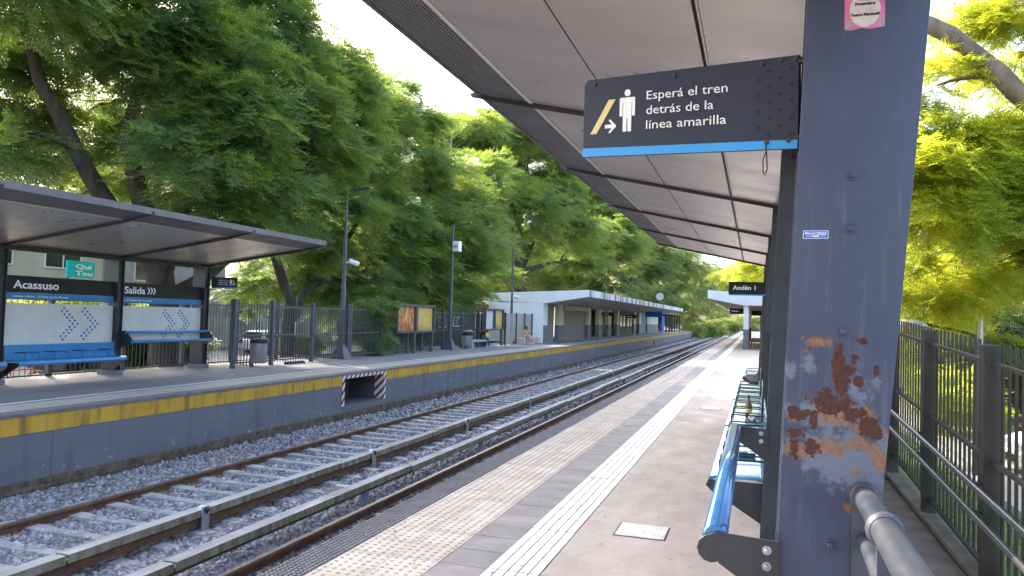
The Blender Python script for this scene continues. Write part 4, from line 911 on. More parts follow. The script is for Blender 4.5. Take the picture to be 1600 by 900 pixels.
t = thing('stone_bench', 'low pale concrete bench under the seated person', 'bench', (-13.15, 35.2, 0))
m = MB(); m.box(-13.4, -12.95, 34.0, 36.6, .27, .37); m.build('seat', 'pavement', t, bevel=.015)
for yy in (34.05, 36.3):
    m = MB(); m.box(-13.38, -12.97, yy, yy + .25, 0, .268); m.build('leg', 'pavement', t)
t = thing('lattice_screen', 'white perforated lattice screen between dark posts by the white building', 'screen', (-13.0, 41.5, 0))
for a, b in ((39.2, 41.0), (41.15, 42.6), (42.75, 44.2)):
    m = MB()
    n = int((b - a) / .15)
    for k in range(n + 1):
        yy = a + (b - a) * k / n; m.box(-13.02, -13.0, yy - .035, yy + .035, .02, 1.72)
    for k in range(12): m.box(-13.018, -13.006, a, b, .05 + k * .15 - .03, .05 + k * .15 + .03)
    m.build('lattice', 'house_grey', t)
for yy in (39.12, 41.07, 42.67, 44.25):
    m = MB(); m.box(-13.05, -12.95, yy - .06, yy + .06, 0, 1.78); m.build('post', 'dark_wall', t)
t = thing('ledge', 'low brown ledge at the foot of the white building', 'ledge', (-12.7, 43.2, 0)); m = MB(); m.box(-12.95, -12.5, 41.2, 44.2, 0, .36); m.build('block', 'wood_pale', t, bevel=.02)

# ------------------------------------------------------------------ white station building on the far platform
BX, BY = -12.4, 44.5
t = thing('station_building', 'white flat-roofed station building with grey shutters and a stained cantilever roof', 'building', (-14, 75, 0))
m = MB(); m.box(-15.9, BX, BY, BY + .2, 0, 2.45); m.build('end_wall', 'white_wall', t)
m = MB(); m.prism([(-16.0, BY - .02, 2.52), (-12.3, BY - .02, 2.44), (-9.5, BY - .02, 2.90), (-9.5, BY - .02, 3.30), (-16.0, BY - .02, 3.0)], (0, .14, 0)); m.build('roof_end', 'white_wall', t)
m = MB(); m.prism([(-16.0, BY + .125, 2.50), (-12.3, BY + .125, 2.42), (-9.52, BY + .125, 2.90), (-9.52, BY + .125, 3.28), (-16.0, BY + .125, 2.98)], (0, 60.4, 0)); m.build('roof_slab', 'soffit_plaster', t)
m = MB(); m.box(-9.515, -9.47, BY - .02, 105, 2.885, 3.30); m.build('fascia', 'stained_fascia', t)
def pier(a, b, up='white_wall'):
    m = MB(); m.box(BX - .3, BX, a, b, 1.08, 2.47); o = m.build('pier', up, t); m = MB(); m.box(BX - .31, BX + .012, a - .01, b + .01, 0, 1.08); m.build('painted_base', 'grey_paint', o)
pier(BY + .205, 45.7)
for a, b in ((48.6, 49.8), (57.6, 58.8), (61.9, 63.5), (66.1, 67.7), (70.6, 72), (80.9, 82.3), (84.8, 86.5), (91.4, 94.2)): pier(a, b, 'cream_wall')
m = MB(); m.box(BX - .5, BX - .35, 45.72, 48.58, 0, 2.46); m.build('recess_wall', 'grey_wall', t)
m = MB(); m.box(BX - .25, BX - .2, 49.82, 57.58, 0, 2.1)
for k in range(26): m.box(BX - .199, BX - .185, 49.83, 57.57, .02 + k * .08, .02 + k * .08 + .06)
m.build('roller_shutter', 'shutter', t)
m = MB(); m.box(BX - .24, BX + .05, 49.85, 57.55, 2.1, 2.42); m.build('shutter_box', 'black_metal', t)
m = MB(); m.box(-15.9, -15.7, BY + .2, 58, 0, 2.47); m.box(-15.9, -15.7, 63, 104, 0, 2.47); m.build('rear_wall', 'cream_wall', t)
m = MB(); m.box(-15.7, BX, BY + .2, 104, .0, .012); m.build('inner_floor', 'pavement', t)
for a, b, mm in ((72.05, 76.4, 'dark_wall'), (76.5, 80.8, 'dark_wall'), (86.55, 91.3, 'teal_panel'), (94.3, 98.4, 'house_white'), (98.5, 103, 'house_white')):
    m = MB(); m.box(BX - .2, BX - .15, a, b, .02 if mm != 'house_white' else 1.05, 2.40); m.build('door_panel', mm, t)
m = MB(); m.box(BX - .22, BX - .13, 94.3, 103, 0, 1.04); m.build('counter', 'grey_paint', t)
m = MB(); m.box(BX - .05, BX + .0, 106.2, 109.4, .02, 2.25); m.build('banner', 'banner_blue', t)
for a in (73.2, 75, 77.5, 79.3):
    m = MB(); m.box(BX - .145, BX - .13, a, a + .9, .9, 1.9); m.build('pane', 'glass_dark', t)
m = MB(); m.box(-13.6, -13.0, 59.5, 61.2, .0, .95); m.build('ticket_counter', 'wood_pale', t)
def sgn(label, x, y, z, w, h, mat_, group=None):
    q = thing('hanging_board', label, 'sign', (x, y, z), group); m = MB(); m.box(x, x + w, y, y + .06, z, z + h); m.build('panel', mat_, q); m = MB()
    for a in (.15, .85): m.tube([(x + w * a, y + .03, z + h), (x + w * a, y + .03, z + h + .25)], .012, 6)
    m.build('hanger', 'black_metal', q); m = MB(); m.box(x + .1, x + w * .6, y - .004, y - .001, z + h * .4, z + h * .62); m.build('pale_print', 'white_print' if mat_ != 'screen_blue' else 'dot_blue', q)
MT['screen_blue'] = pm('screen_blue', (.02, .12, .55), None, rough=.3)
sgn('small black board hanging above the ticket opening of the white building', -12.3, 62.6, 1.86, 1.0, .27, 'sign_black', 'boards under the station roof')
sgn('black board hanging above the dark doors of the white building', -12.2, 74, 1.75, 1.1, .32, 'sign_black', 'boards under the station roof')
sgn('bright blue board hanging under the far end of the station roof', -11.9, 86, 1.95, 1.9, .62, 'screen_blue', 'boards under the station roof')
t = thing('platform_clock', 'round white clock standing on the edge of the station roof', 'clock', (-9.6, 80, 3.3))
m = MB(); m.tube([(-9.6, 80, 3.25), (-9.6, 80, 3.7)], .05, 8); m.build('stem', 'grey_paint', t)
m = MB(); m.lathe([(.40, -.08), (.42, -.06), (.42, .06), (.40, .08)], (-9.6, 80, 4.08), 24, axis='y'); m.build('case', 'grey_paint', t)
m = MB(); m.lathe([(.385, -.082), (.0, -.084)], (-9.6, 80, 4.08), 24, axis='y'); m.build('dial', 'porcelain', t)
m = MB(); m.prism([(-9.61, 79.90, 4.08), (-9.59, 79.90, 4.08), (-9.595, 79.90, 4.36), (-9.605, 79.90, 4.36)], (0, -.01, 0)); m.prism([(-9.6, 79.90, 4.07), (-9.6, 79.90, 4.09), (-9.40, 79.90, 4.16), (-9.40, 79.90, 4.14)], (0, -.012, 0)); m.build('hands', 'black_metal', t)
# right station building
t = thing('station_building', 'small white station building with a tilted roof at the far end of the near platform', 'building', (0, 55, 0))
m = MB(); m.prism([(-2.85, 47.9, 3.05), (-.75, 47.9, 2.66), (2.4, 47.9, 2.66), (2.4, 47.9, 3.32), (.4, 47.9, 3.32), (-2.85, 47.9, 3.56)], (0, .16, 0)); m.build('roof_end', 'white_wall', t)
m = MB(); m.prism([(-2.83, 48.065, 3.03), (-.75, 48.065, 2.64), (2.4, 48.065, 2.64), (2.4, 48.065, 3.30), (.4, 48.065, 3.30), (-2.83, 48.065, 3.54)], (0, 34, 0)); m.build('roof_slab', 'soffit_plaster', t)
for yy in (48.1, 56, 64, 72, 80):
    m = MB(); m.box(-.72, -.42, yy, yy + .3, 1.2, 2.65); o = m.build('pillar', 'white_wall', t); m = MB(); m.box(-.73, -.41, yy - .01, yy + .31, 0.0, 1.2); m.build('painted_base', 'grey_paint', o)
m = MB(); m.box(1.2, 1.4, 52, 82, 0, 2.65); m.build('rear_wall', 'cream_wall', t)
m = MB(); m.box(-.66, -.5, 49.0, 51.4, 0, 2.6); m.build('side_wall', 'grey_wall', t)
m = MB(); m.box(.35, .6, 66, 66.4, 0, 2.3); m.build('blue_column', 'banner_blue', t)
m = MB(); m.box(-.3, 1.15, 53, 53.1, 2.1, 2.45); m.build('dark_lintel', 'sign_black', t)
for k in range(5):
    q = MB(); q.box(-.3, .5, 52 + k * 3, 52.35 + k * 3, .35, .40); q.box(-.3, -.25, 52 + k * 3, 52.35 + k * 3, 0, .35); q.box(.45, .5, 52 + k * 3, 52.35 + k * 3, 0, .35)
    tag(q.build('bench', 'wood_brown', None), ['nearest', 'second nearest', 'middle', 'second farthest', 'farthest'][k] + ' brown slatted bench under the roof of the small right station building', 'bench', 'brown benches under the far right station roof')
sgn('small black board hanging under the edge of the right station roof', -1.6, 50.2, 2.15, .9, .35, 'sign_black')

# ------------------------------------------------------------------ houses and walls across the left street
def house(label, x0, x1, y0, y1, h, mat_, wins, roof=None, name='house'):
    t = thing(name, label, 'house', ((x0 + x1) / 2, (y0 + y1) / 2, -.6)); m = MB(); m.box(x0, x1, y0, y1, -.6, h); m.build('wall', mat_, t)
    m = MB()
    if roof == 'gable': m.prism([(x0 - .4, y0 - .3, h), (x1 + .5, y0 - .3, h), ((x0 + x1) / 2, y0 - .3, h + 1.8)], (0, y1 - y0 + .6, 0)); m.build('roof', 'roof_tile', t)
    else: m.box(x0 - .15, x1 + .15, y0 - .15, y1 + .15, h + .003, h + .22); m.build('parapet', 'house_white', t)
    for (wy, wz, ww, wh) in wins:
        m = MB(); fr = .07
        m.box(x1 + .002, x1 + .06, wy - fr, wy + ww + fr, wz - fr, wz); m.box(x1 + .002, x1 + .06, wy - fr, wy + ww + fr, wz + wh, wz + wh + fr); m.box(x1 + .002, x1 + .06, wy - fr, wy, wz, wz + wh); m.box(x1 + .002, x1 + .06, wy + ww, wy + ww + fr, wz, wz + wh); m.box(x1 + .002, x1 + .05, wy + ww / 2 - .03, wy + ww / 2 + .03, wz, wz + wh); o = m.build('window', 'house_white', t)
        m = MB(); m.box(x1 + .003, x1 + .02, wy, wy + ww, wz, wz + wh); m.build('pane', 'glass_dark', o)
    return t
house('beige two-storey house across the street, seen over the Acassuso board', -38, -30, 21, 28.5, 5.6, 'house_beige', [(22, .4, 1.6, 1.6), (25, .4, 1.6, 1.6), (22.2, 3.2, 1.6, 1.5), (25.4, 3.2, 1.8, 1.5)])
house('grey rendered house across the street behind the turquoise sign', -39, -30.5, 28.9, 38, 4.6, 'house_grey', [(30, .4, 1.4, 1.5), (33.5, .4, 1.6, 1.5), (31, 2.9, 2.2, 1.1)])
house('long grey garden wall house across the street beyond the first lamp', -38, -31, 38.6, 52, 3.0, 'house_grey', [(40, .3, 1.5, 1.4), (45, .3, 1.5, 1.4)])
house('white house with a tiled gable roof behind the left trees', -42, -33, 53, 66, 4.2, 'house_white', [(55, .4, 1.6, 1.6), (59, .4, 1.6, 1.6)], 'gable')
house('beige house at the far left across the street', -40, -30, 8, 20.5, 4.4, 'house_beige', [(10, .4, 1.6, 1.6), (15, .4, 1.6, 1.6)])
house('dark brown garden cafe front beyond the fence by the second lamp', -20, -16.6, 37.5, 50, 2.3, 'dark_wall', [(38.3, .9, .9, .5), (40.4, .95, 1.1, .45), (44, .1, 1.7, 1.6)], name='cafe')
t = thing('round_emblem', 'round pale emblem on the dark cafe wall', 'emblem', (-16.58, 46.8, 1.7)); m = MB(); m.lathe([(.50, 0), (.50, .05), (.44, .06)], (-16.59, 46.8, 1.5), 20, axis='x'); m.build('ring', 'wood_pale', t); m = MB(); m.lathe([(.40, .062), (0, .064)], (-16.59, 46.8, 1.5), 20, axis='x'); m.build('disc', 'dark_wall', t)
t = thing('street_sign', 'turquoise sign with white lettering across the street behind the Acassuso board', 'sign', (-24, 24.6, 1.8))
F = Frame((-24, 21.25, 2.55), (0, 1, 0), (0, 0, 1)); m = MB(); F.poly(m, [(0, 0), (1.2, 0), (1.2, .62), (0, .62)], -.08, .08); m.build('panel', 'turquoise', t)
text('Qui', F.p(.35, .34, .001), F.u, F.v, .7, .17, 'white_print', t, .03); text('Tou', F.p(.35, .09, .001), F.u, F.v, .75, .17, 'white_print', t, .03)
m = MB(); m.tube([(-24.05, 21.3, -.6), (-24.05, 21.3, 2.6)], .05, 8); m.build('pole', 'grey_paint', t)
t = thing('garden_wall', 'pale grey garden wall along the far side of the left street', 'wall', (-28, 40, -.6))
for k in range(12):
    m = MB(); y0 = 14 + k * 4.0; m.box(-28.2, -28.0, y0 + .01, y0 + 3.95, -.6, 1.1 + .12 * math.sin(k * 2)); m.build('panel', 'house_grey' if k % 3 else 'house_white', t)
t = thing('rear_shelter', 'dark brown open shelter past the end of the white station building', 'shelter', (-13, 116, 0))
m = MB(); m.box(-14.6, -14.4, 106.5, 127, 0, 2.5); m.build('rear_wall', 'dark_wall', t); m = MB(); m.box(-14.7, -11.6, 106.2, 127.3, 2.5, 2.66); m.build('roof', 'roof_tile', t)
for k in range(6):
    m = MB(); m.box(-12.0, -11.8, 107 + k * 3.8, 107.3 + k * 3.8, 0, 2.5); m.build('post', 'dark_wall', t)
# street kerb
m = MB(); m.box(-19.35, -19.2, -30, 130, -.74, -.69); struct('kerb', m, 'pavement')

# ------------------------------------------------------------------ cars
def car(label, loc, rot, paint, suv=False, S=.85, group=None):
    t = thing('parked_car', label, 'car', (0, 0, 0), group)
    L, W, hb, h = (4.3, 1.75, .95, 1.60) if suv else (4.0, 1.68, .85, 1.42)
    g = .20
    low = [(-L / 2, .32), (-L / 2 + .02, hb - .18), (-L / 2 + .12, hb), (-L / 2 + .35, hb + .05), (.65, hb + .04), (L / 2 - .55, hb - .06), (L / 2 - .12, hb - .22), (L / 2, .55), (L / 2 - .02, .30), (1.75, g), (-1.75, g)]
    m = MB(); n = len(low); hw = W / 2
    secs = [(-hw, .95), (-hw + .07, 1.0), (hw - .07, 1.0), (hw, .95)]
    vs = []; cz = .62
    for yy, k in secs: vs += [(a * (1 if abs(yy) < hw - .01 else .985), yy, cz + (b - cz) * (1 if abs(yy) < hw - .01 else .88)) for a, b in low]
    fs = [tuple(range(n)), tuple(range(3 * n, 4 * n))[::-1]]
    for s in range(3):
        for i in range(n): fs.append((s * n + i, (s + 1) * n + i, (s + 1) * n + (i + 1) % n, s * n + (i + 1) % n))
    m.add(vs, fs, 0, False); m.build('body', paint, t, bevel=.04)
    gh = [(-L / 2 + .22, hb + .04), (-L / 2 + .48, h - .06), (-.9, h), (.35, h - .03), (1.02, hb + .03)]
    m = MB(); top = .17
    def ins(z): return hw - .06 - top * (z - hb) / (h - hb)
    vs = [(a, -ins(b), b) for a, b in gh] + [(a, ins(b), b) for a, b in gh]; k = len(gh)
    m.add(vs, [tuple(range(k)), tuple(range(k, 2 * k))[::-1]] + [(i, k + i, k + (i + 1) % k, (i + 1) % k) for i in range(k)]); m.build('cabin', paint, t, bevel=.04)
    for s in (-1, 1):
        for xa, xb, xc, xd in ((-L / 2 + .55, -.52, -.52, -L / 2 + .68), (-.42, .80, .38, -.42)):
            pts = [(xa, hb + .10), (xb, hb + .10), (xc, h - .12), (xd, h - .12)]
            m = MB(); m.prism([(a, s * (ins(b) + .001), b) for a, b in pts], (0, s * .008, 0)); m.build('window', 'glass_dark', t)
        m = MB(); m.prism([(.68, s * hw, hb + .03), (.86, s * hw, hb + .03), (.84, s * hw, hb + .15), (.7, s * hw, hb + .16)], (0, s * .14, 0)); m.build('mirror', paint, t, bevel=.02)
        for xx in (-.55, .55):
            m = MB(); m.box(xx - .09, xx + .09, s * hw - .0 if s > 0 else s * hw - .02, s * hw + .02 if s > 0 else s * hw, hb - .13, hb - .10); m.build('handle', paint, t)
        m = MB(); m.box(L / 2 - .26, L / 2 - .04, s * (hw - .35) - .16, s * (hw - .35) + .16, .58, .72); m.build('headlight', 'lens', t, bevel=.03)
        m = MB(); m.box(-L / 2 - .015, -L / 2 + .1, s * (hw - .18) - .12, s * (hw - .18) + .12, .62, .88); m.build('tail_light', 'lamp_red', t, bevel=.02)
    for (a0, a1, z0, z1, nm) in ((.42, 1.0, h - .08, hb + .08, 'windscreen'), (-L / 2 + .44, -L / 2 + .25, h - .12, hb + .10, 'rear_window')):
        sg = 1 if nm == 'windscreen' else -1
        m = MB(); m.add([(a0 + sg * .03, -ins(z0) + .08, z0), (a0 + sg * .03, ins(z0) - .08, z0), (a1 + sg * .03, ins(z1) - .08, z1), (a1 + sg * .03, -ins(z1) + .08, z1)], [(0, 1, 2, 3)]); m.build(nm, 'glass_dark', t)
    m = MB(); m.box(L / 2 - .03, L / 2 + .012, -.45, .45, .36, .50); m.build('grille', 'rubber', t)
    for xx in (-L / 2 + .8, L / 2 - .85):
        for s in (-1, 1):
            r = .335; c = (xx, s * (hw - .10), r)
            m = MB(); m.lathe([(.22, -s * .09), (r - .03, -s * .10), (r, -s * .07), (r, s * .09), (r - .03, s * .115), (.22, s * .11)], c, 24, axis='y'); w = m.build('wheel', 'rubber', t)
            m = MB(); m.lathe([(.225, s * .105), (.20, s * .085)], c, 20, axis='y')
            for q in range(5):
                a = 2 * math.pi * q / 5; d = Vector((math.cos(a), 0, math.sin(a))); e_ = Vector((-math.sin(a), 0, math.cos(a))); cc = Vector(c) + Vector((0, s * .09, 0))
                m.prism([cc + d * .03 - e_ * .035, cc + d * .21 - e_ * .025, cc + d * .21 + e_ * .025, cc + d * .03 + e_ * .035], (0, s * .02, 0))
            m.build('rim', 'lens', w)
            m = MB(); m.lathe([(.21, s * .06), (0, s * .06)], c, 20, axis='y'); m.build('hub', 'rubber', w)
    for ch in t.children: ch.matrix_parent_inverse = Matrix.Identity(4)
    t.location = loc; t.rotation_euler = (0, 0, rot); t.scale = (S, S, S); return t
car('black off-road car parked across the left street, seen under the bench', (-20.6, 19.4, -.74), R(92), 'car_black', True)
car('white hatchback parked behind the fence by the grey bin', (-24.4, 34.2, -.72), R(88), 'car_white')
car('white car parked just beyond the ramp fence on the right', (5.6, 14.6, -.80), R(188), 'car_white')
car('dark car parked far down the side road on the right', (8.0, 30, -.83), R(90), 'car_black')

# ------------------------------------------------------------------ bicycle behind the bench
t = thing('bicycle', 'dark bicycle leaning behind the left bench of the far shelter', 'bicycle', (-15.4, 12.6, -.5))
def ring(m, c, r, rr, n=20):
    pts = [Vector(c) + Vector((0, r * math.cos(2 * math.pi * k / n), r * math.sin(2 * math.pi * k / n))) for k in range(n + 1)]; m.tube(pts, rr, 5, 0, False)
zb = -.55
for yy in (12.1, 13.0):
    m = MB(); ring(m, (-15.4, yy, zb + .30), .285, .018); w = m.build('wheel', 'rubber', t); m = MB()
    for k in range(10): a = math.pi * k / 10; m.tube([(-15.4, yy + .27 * math.cos(a), zb + .30 + .27 * math.sin(a)), (-15.4, yy - .27 * math.cos(a), zb + .30 - .27 * math.sin(a))], .003, 3)
    m.build('spokes', 'chrome', w)
m = MB()
for a, b in (((12.1, .30), (12.45, .28)), ((12.45, .28), (12.3, .72)), ((12.1, .30), (12.33, .66)), ((12.33, .64), (12.88, .66)), ((12.45, .28), (12.88, .62)), ((13.0, .30), (12.86, .78))): m.tube([(-15.4, a[0], zb + a[1]), (-15.4, b[0], zb + b[1])], .015, 6)
m.build('frame', 'lamp_red', t)
m = MB(); m.box(-15.46, -15.34, 12.2, 12.42, zb + .72, zb + .76); m.build('saddle', 'rubber', t, bevel=.015)
m = MB(); m.tube([(-15.65, 12.8, zb + .82), (-15.4, 12.86, zb + .79), (-15.15, 12.8, zb + .82)], .012, 6); m.build('handlebar', 'rubber', t)

# ------------------------------------------------------------------ street furniture on the right
t = thing('street_pole', 'tall pale pole rising behind the ramp fence on the right', 'pole', (4.0, 16.2, -.8)); m = MB(); m.tube([(4.0, 16.2, -.85), (4.0, 16.2, 4.3)], [.06, .05], 10); m.build('shaft', 'galvanised', t); m = MB(); m.lathe([(.11, 0), (.11, .12), (.07, .2)], (4.0, 16.2, -.85), 10); m.build('base', 'galvanised', t)
t = thing('street_lamp', 'white domed lamp head on a dark curved arm just above the ramp fence', 'lamp', (3.4, 14, -.8))
m = MB(); m.tube([(3.40, 14, -.85), (3.40, 14, 1.42), (3.38, 14, 1.50), (3.30, 14, 1.535), (2.6, 14, 1.68)], [.045, .03, .028, .026, .022], 10); m.build('arm', 'fence_dark', t)
m = MB(); m.lathe([(.0, .12), (.12, .10), (.22, .05), (.26, 0), (.24, -.02)], (2.45, 14, 1.64), 20); m.build('lamp_head', 'porcelain', t)
m = MB()
for k in range(12): m.box(2.33 + k * .022, 2.34 + k * .022, 13.74, 13.76, 1.645, 1.70)
m.build('louvre', 'dot_grey', t)
t = thing('tiled_roof_house', 'house corner with a grey tiled slope and brown eaves over the ramp fence', 'house', (9, 26, -.8))
m = MB(); m.prism([(6.4, 25.2, 2.10), (13, 25.2, 2.10), (13, 29, 3.9), (6.4, 29, 3.9)], (0, 0, .09)); m.build('roof', 'roof_tile', t)
m = MB(); m.box(6.35, 13, 25.1, 25.19, 1.98, 2.20); m.build('fascia', 'wood_brown', t)
m = MB(); m.box(6.8, 13, 26.0, 26.2, -.85, 2.05); m.build('wall', 'dark_wall', t)
t = thing('waste_container', 'green container with red and white marks seen through the ramp fence', 'container', (6.9, 21, -.8)); m = MB(); m.box(6.6, 7.2, 20.6, 21.4, -.8, .45); m.build('body', 'green_box', t, bevel=.05); m = MB(); m.box(6.56, 7.24, 20.56, 21.44, .455, .56); m.build('lid', 'black_metal', t, bevel=.03)
m = MB(); m.box(6.9, 7.08, 20.585, 20.597, .0, .12); m.box(6.9, 7.08, 20.585, 20.597, .2, .32); m.build('reflector', 'lamp_red', t)
for k, yy in enumerate((17.5, 22.5)):
    m = MB(); x = 5.3
    for q in range(4): m.box(x + q * .11, x + q * .11 + .09, yy, yy + 1.4, -.42, -.39)
    for q in (yy + .1, yy + 1.25): m.box(x, x + .42, q, q + .06, -.82, -.421)
    tag(m.build('park_bench', 'wood_brown', None), ['brown slatted seat behind the white car beyond the ramp fence', 'far brown slatted seat near the green container'][k], 'bench')

# ------------------------------------------------------------------ people
def person(label, loc, rot, J, edges, zones, mats, hair, S=.82, extra=None):
    """J: joint -> (x fwd, y left, z up, radius) in metres; one continuous skinned body"""
    t = thing('person', label, 'person', (0, 0, 0))
    names = list(J); me = bpy.data.meshes.new('body'); me.from_pydata([J[n][:3] for n in names], [(names.index(a), names.index(b)) for a, b in edges], [])
    o = bpy.data.objects.new('body', me); col.objects.link(o)
    sk = o.modifiers.new('skin', 'SKIN'); ss = o.modifiers.new('sub', 'SUBSURF'); ss.levels = 1; ss.render_levels = 1
    for i, n in enumerate(names):
        r = J[n][3]; me.skin_vertices[0].data[i].radius = (r, r) if not hasattr(r, '__len__') else r
        me.skin_vertices[0].data[i].use_root = (n == 'pelvis')
    bpy.context.view_layer.update(); dg = bpy.context.evaluated_depsgraph_get()
    m2 = bpy.data.meshes.new_from_object(o.evaluated_get(dg)); bpy.data.objects.remove(o)
    m2.materials.clear()
    for k in mats: m2.materials.append(MT[k])
    for p in m2.polygons:
        c = p.center; best = None
        for (a, b) in edges:
            A, B = Vector(J[a][:3]), Vector(J[b][:3]); d = B - A; tt = max(0, min(1, (c - A).dot(d) / max(d.length_squared, 1e-9))); dd = (c - A - d * tt).length
            if best is None or dd < best[0]: best = (dd, a, b)
        p.material_index = zones.get((best[1], best[2]), 0); p.use_smooth = True
    b = put('body', m2, t)
    H = Vector(J['head'][:3])
    m = MB(); m.lathe([(.03, .12), (.075, .105), (.105, .05), (.108, -.0), (.10, -.05), (.085, hair[1])], (H.x - .022, H.y, H.z + .02), 14); m.build('hair', hair[0], t)
    m = MB()
    for s in (-1, 1): m.lathe([(.0, .014), (.012, .006), (.012, -.006), (0, -.014)], (H.x + .088, H.y + s * .034, H.z + .012), 8)
    m.build('eyes', 'hair_dark', t)
    m = MB(); m.prism([(H.x + .085, H.y - .014, H.z - .025), (H.x + .085, H.y + .014, H.z - .025), (H.x + .125, H.y, H.z - .022)], (-.012, 0, .045)); m.build('nose', 'skin', t)
    m = MB(); m.box(H.x + .083, H.x + .098, H.y - .025, H.y + .025, H.z - .060, H.z - .050); m.build('mouth', 'lamp_red', t)
    if extra: extra(t)
    for ch in t.children_recursive: ch.matrix_parent_inverse = Matrix.Identity(4)
    t.location = loc; t.rotation_euler = (0, 0, rot); t.scale = (S, S, S); return t
def fingers(J, E, hand, wrist, s):
    hx, hy, hz = J[hand][:3]; wx, wy, wz = J[wrist][:3]; d = Vector((hx - wx, hy - wy, hz - wz)).normalized()
    sd_ = d.cross(Vector((0, 0, 1))); sd_ = sd_.normalized() if sd_.length > .1 else Vector((1, 0, 0))
    for k, (off, ln) in enumerate(((-.03, .06), (-.01, .075), (.01, .072), (.03, .055))):
        a = Vector((hx, hy, hz)) + sd_ * off + d * .03; b = a + d * ln * .6 + Vector((0, 0, -.01)); c = b + d * ln * .3 + Vector((0, 0, -.025))
        for nm, q in (('a', a), ('b', b), ('c', c)): J['%s_f%d%s' % (hand, k, nm)] = (*q, .009)
        E += [(hand, '%s_f%da' % (hand, k)), ('%s_f%da' % (hand, k), '%s_f%db' % (hand, k)), ('%s_f%db' % (hand, k), '%s_f%dc' % (hand, k))]
    a = Vector((hx, hy, hz)) - sd_ * .03 * s - d * .01; b = a - sd_ * .03 * s + d * .04
    J[hand + '_ta'] = (*a, .011); J[hand + '_tb'] = (*b, .009); E += [(hand, hand + '_ta'), (hand + '_ta', hand + '_tb')]
def seated(hands, feet, lean=0.0):
    J = {'pelvis': (0, 0, .10, .14), 'waist': (lean * .3, 0, .25, .125), 'chest': (lean * .8, 0, .42, .15), 'neck': (lean, 0, .57, .05), 'head': (lean + .03, 0, .70, (.085, .10)), 'crown': (lean + .025, 0, .78, .07)}
    E = [('pelvis', 'waist'), ('waist', 'chest'), ('chest', 'neck'), ('neck', 'head'), ('head', 'crown')]
    for s, n in ((1, 'l'), (-1, 'r')):
        J[n + '_sh'] = (lean, s * .17, .50, .06); J[n + '_el'] = (lean + hands[n][3], s * .24, .27, .043); J[n + '_wr'] = (hands[n][0], hands[n][1], hands[n][2], .03)
        d = Vector((hands[n][0] - J[n + '_el'][0], hands[n][1] - J[n + '_el'][1], hands[n][2] - J[n + '_el'][2])).normalized() * .07
        J[n + '_ha'] = (hands[n][0] + d.x, hands[n][1] + d.y, hands[n][2] + d.z, .035)
        J[n + '_hip'] = (.05, s * .09, .08, .09); J[n + '_kn'] = (.44, s * feet[n][2], .09, .062); J[n + '_an'] = (feet[n][0], s * feet[n][1], -.36, .042); J[n + '_toe'] = (feet[n][0] + .17, s * feet[n][1] * 1.1, -.40, .035)
        E += [('chest', n + '_sh'), (n + '_sh', n + '_el'), (n + '_el', n + '_wr'), (n + '_wr', n + '_ha'), ('pelvis', n + '_hip'), (n + '_hip', n + '_kn'), (n + '_kn', n + '_an'), (n + '_an', n + '_toe')]
        fingers(J, E, n + '_ha', n + '_wr', s)
    return J, E
def zone(E, top, legs, sleeve, shoe, skin=0):
    Z = {}
    for a, b in E:
        if b in ('waist', 'chest') : Z[(a, b)] = top
        elif b.endswith('_sh'): Z[(a, b)] = top
        elif b.endswith('_el'): Z[(a, b)] = sleeve
        elif b.endswith('_hip') or b.endswith('_kn'): Z[(a, b)] = legs[0]
        elif b.endswith('_an'): Z[(a, b)] = legs[1]
        elif b.endswith('_toe'): Z[(a, b)] = shoe
        else: Z[(a, b)] = skin
    return Z
J, E = seated({'l': (.20, .10, .50, .02), 'r': (.26, -.06, .20, .04)}, {'l': (.46, .12, .10), 'r': (.55, .08, .08)}, .06)
def bagx(t):
    m = MB(); m.lathe([(.02, -.12), (.12, -.10), (.15, .0), (.11, .10), (.04, .15), (.05, .19)], (.36, -.05, .27), 12); m.build('bag', 'cloth_yellow', t)
person('seated person in black top and jeans holding a yellow bag on the stone bench', (-13.12, 35.75, .352), R(58), J, E, zone(E, 1, (2, 2), 1, 3), ['skin', 'cloth_black', 'denim', 'shoe'], ('hair_dark', -.13), .84, bagx)
J, E = seated({'l': (.28, .06, .36, .06), 'r': (.26, -.08, .30, .06)}, {'l': (.47, .10, .10), 'r': (.45, .12, .10)}, .04)
def dressx(t):
    m = MB(); m.tube([(.02, 0, .16), (.2, 0, .11), (.40, 0, .06), (.48, 0, -.12)], [.16, .175, .17, .15], 14); m.build('skirt', 'cloth_floral', t)
person('person in a pale floral dress seated on the low ledge behind the third lamp post', (-12.62, 41.75, .36), R(-25), J, E, zone(E, 1, (0, 0), 0, 2), ['skin', 'cloth_floral', 'shoe'], ('hair_brown', -.20), .84, dressx)
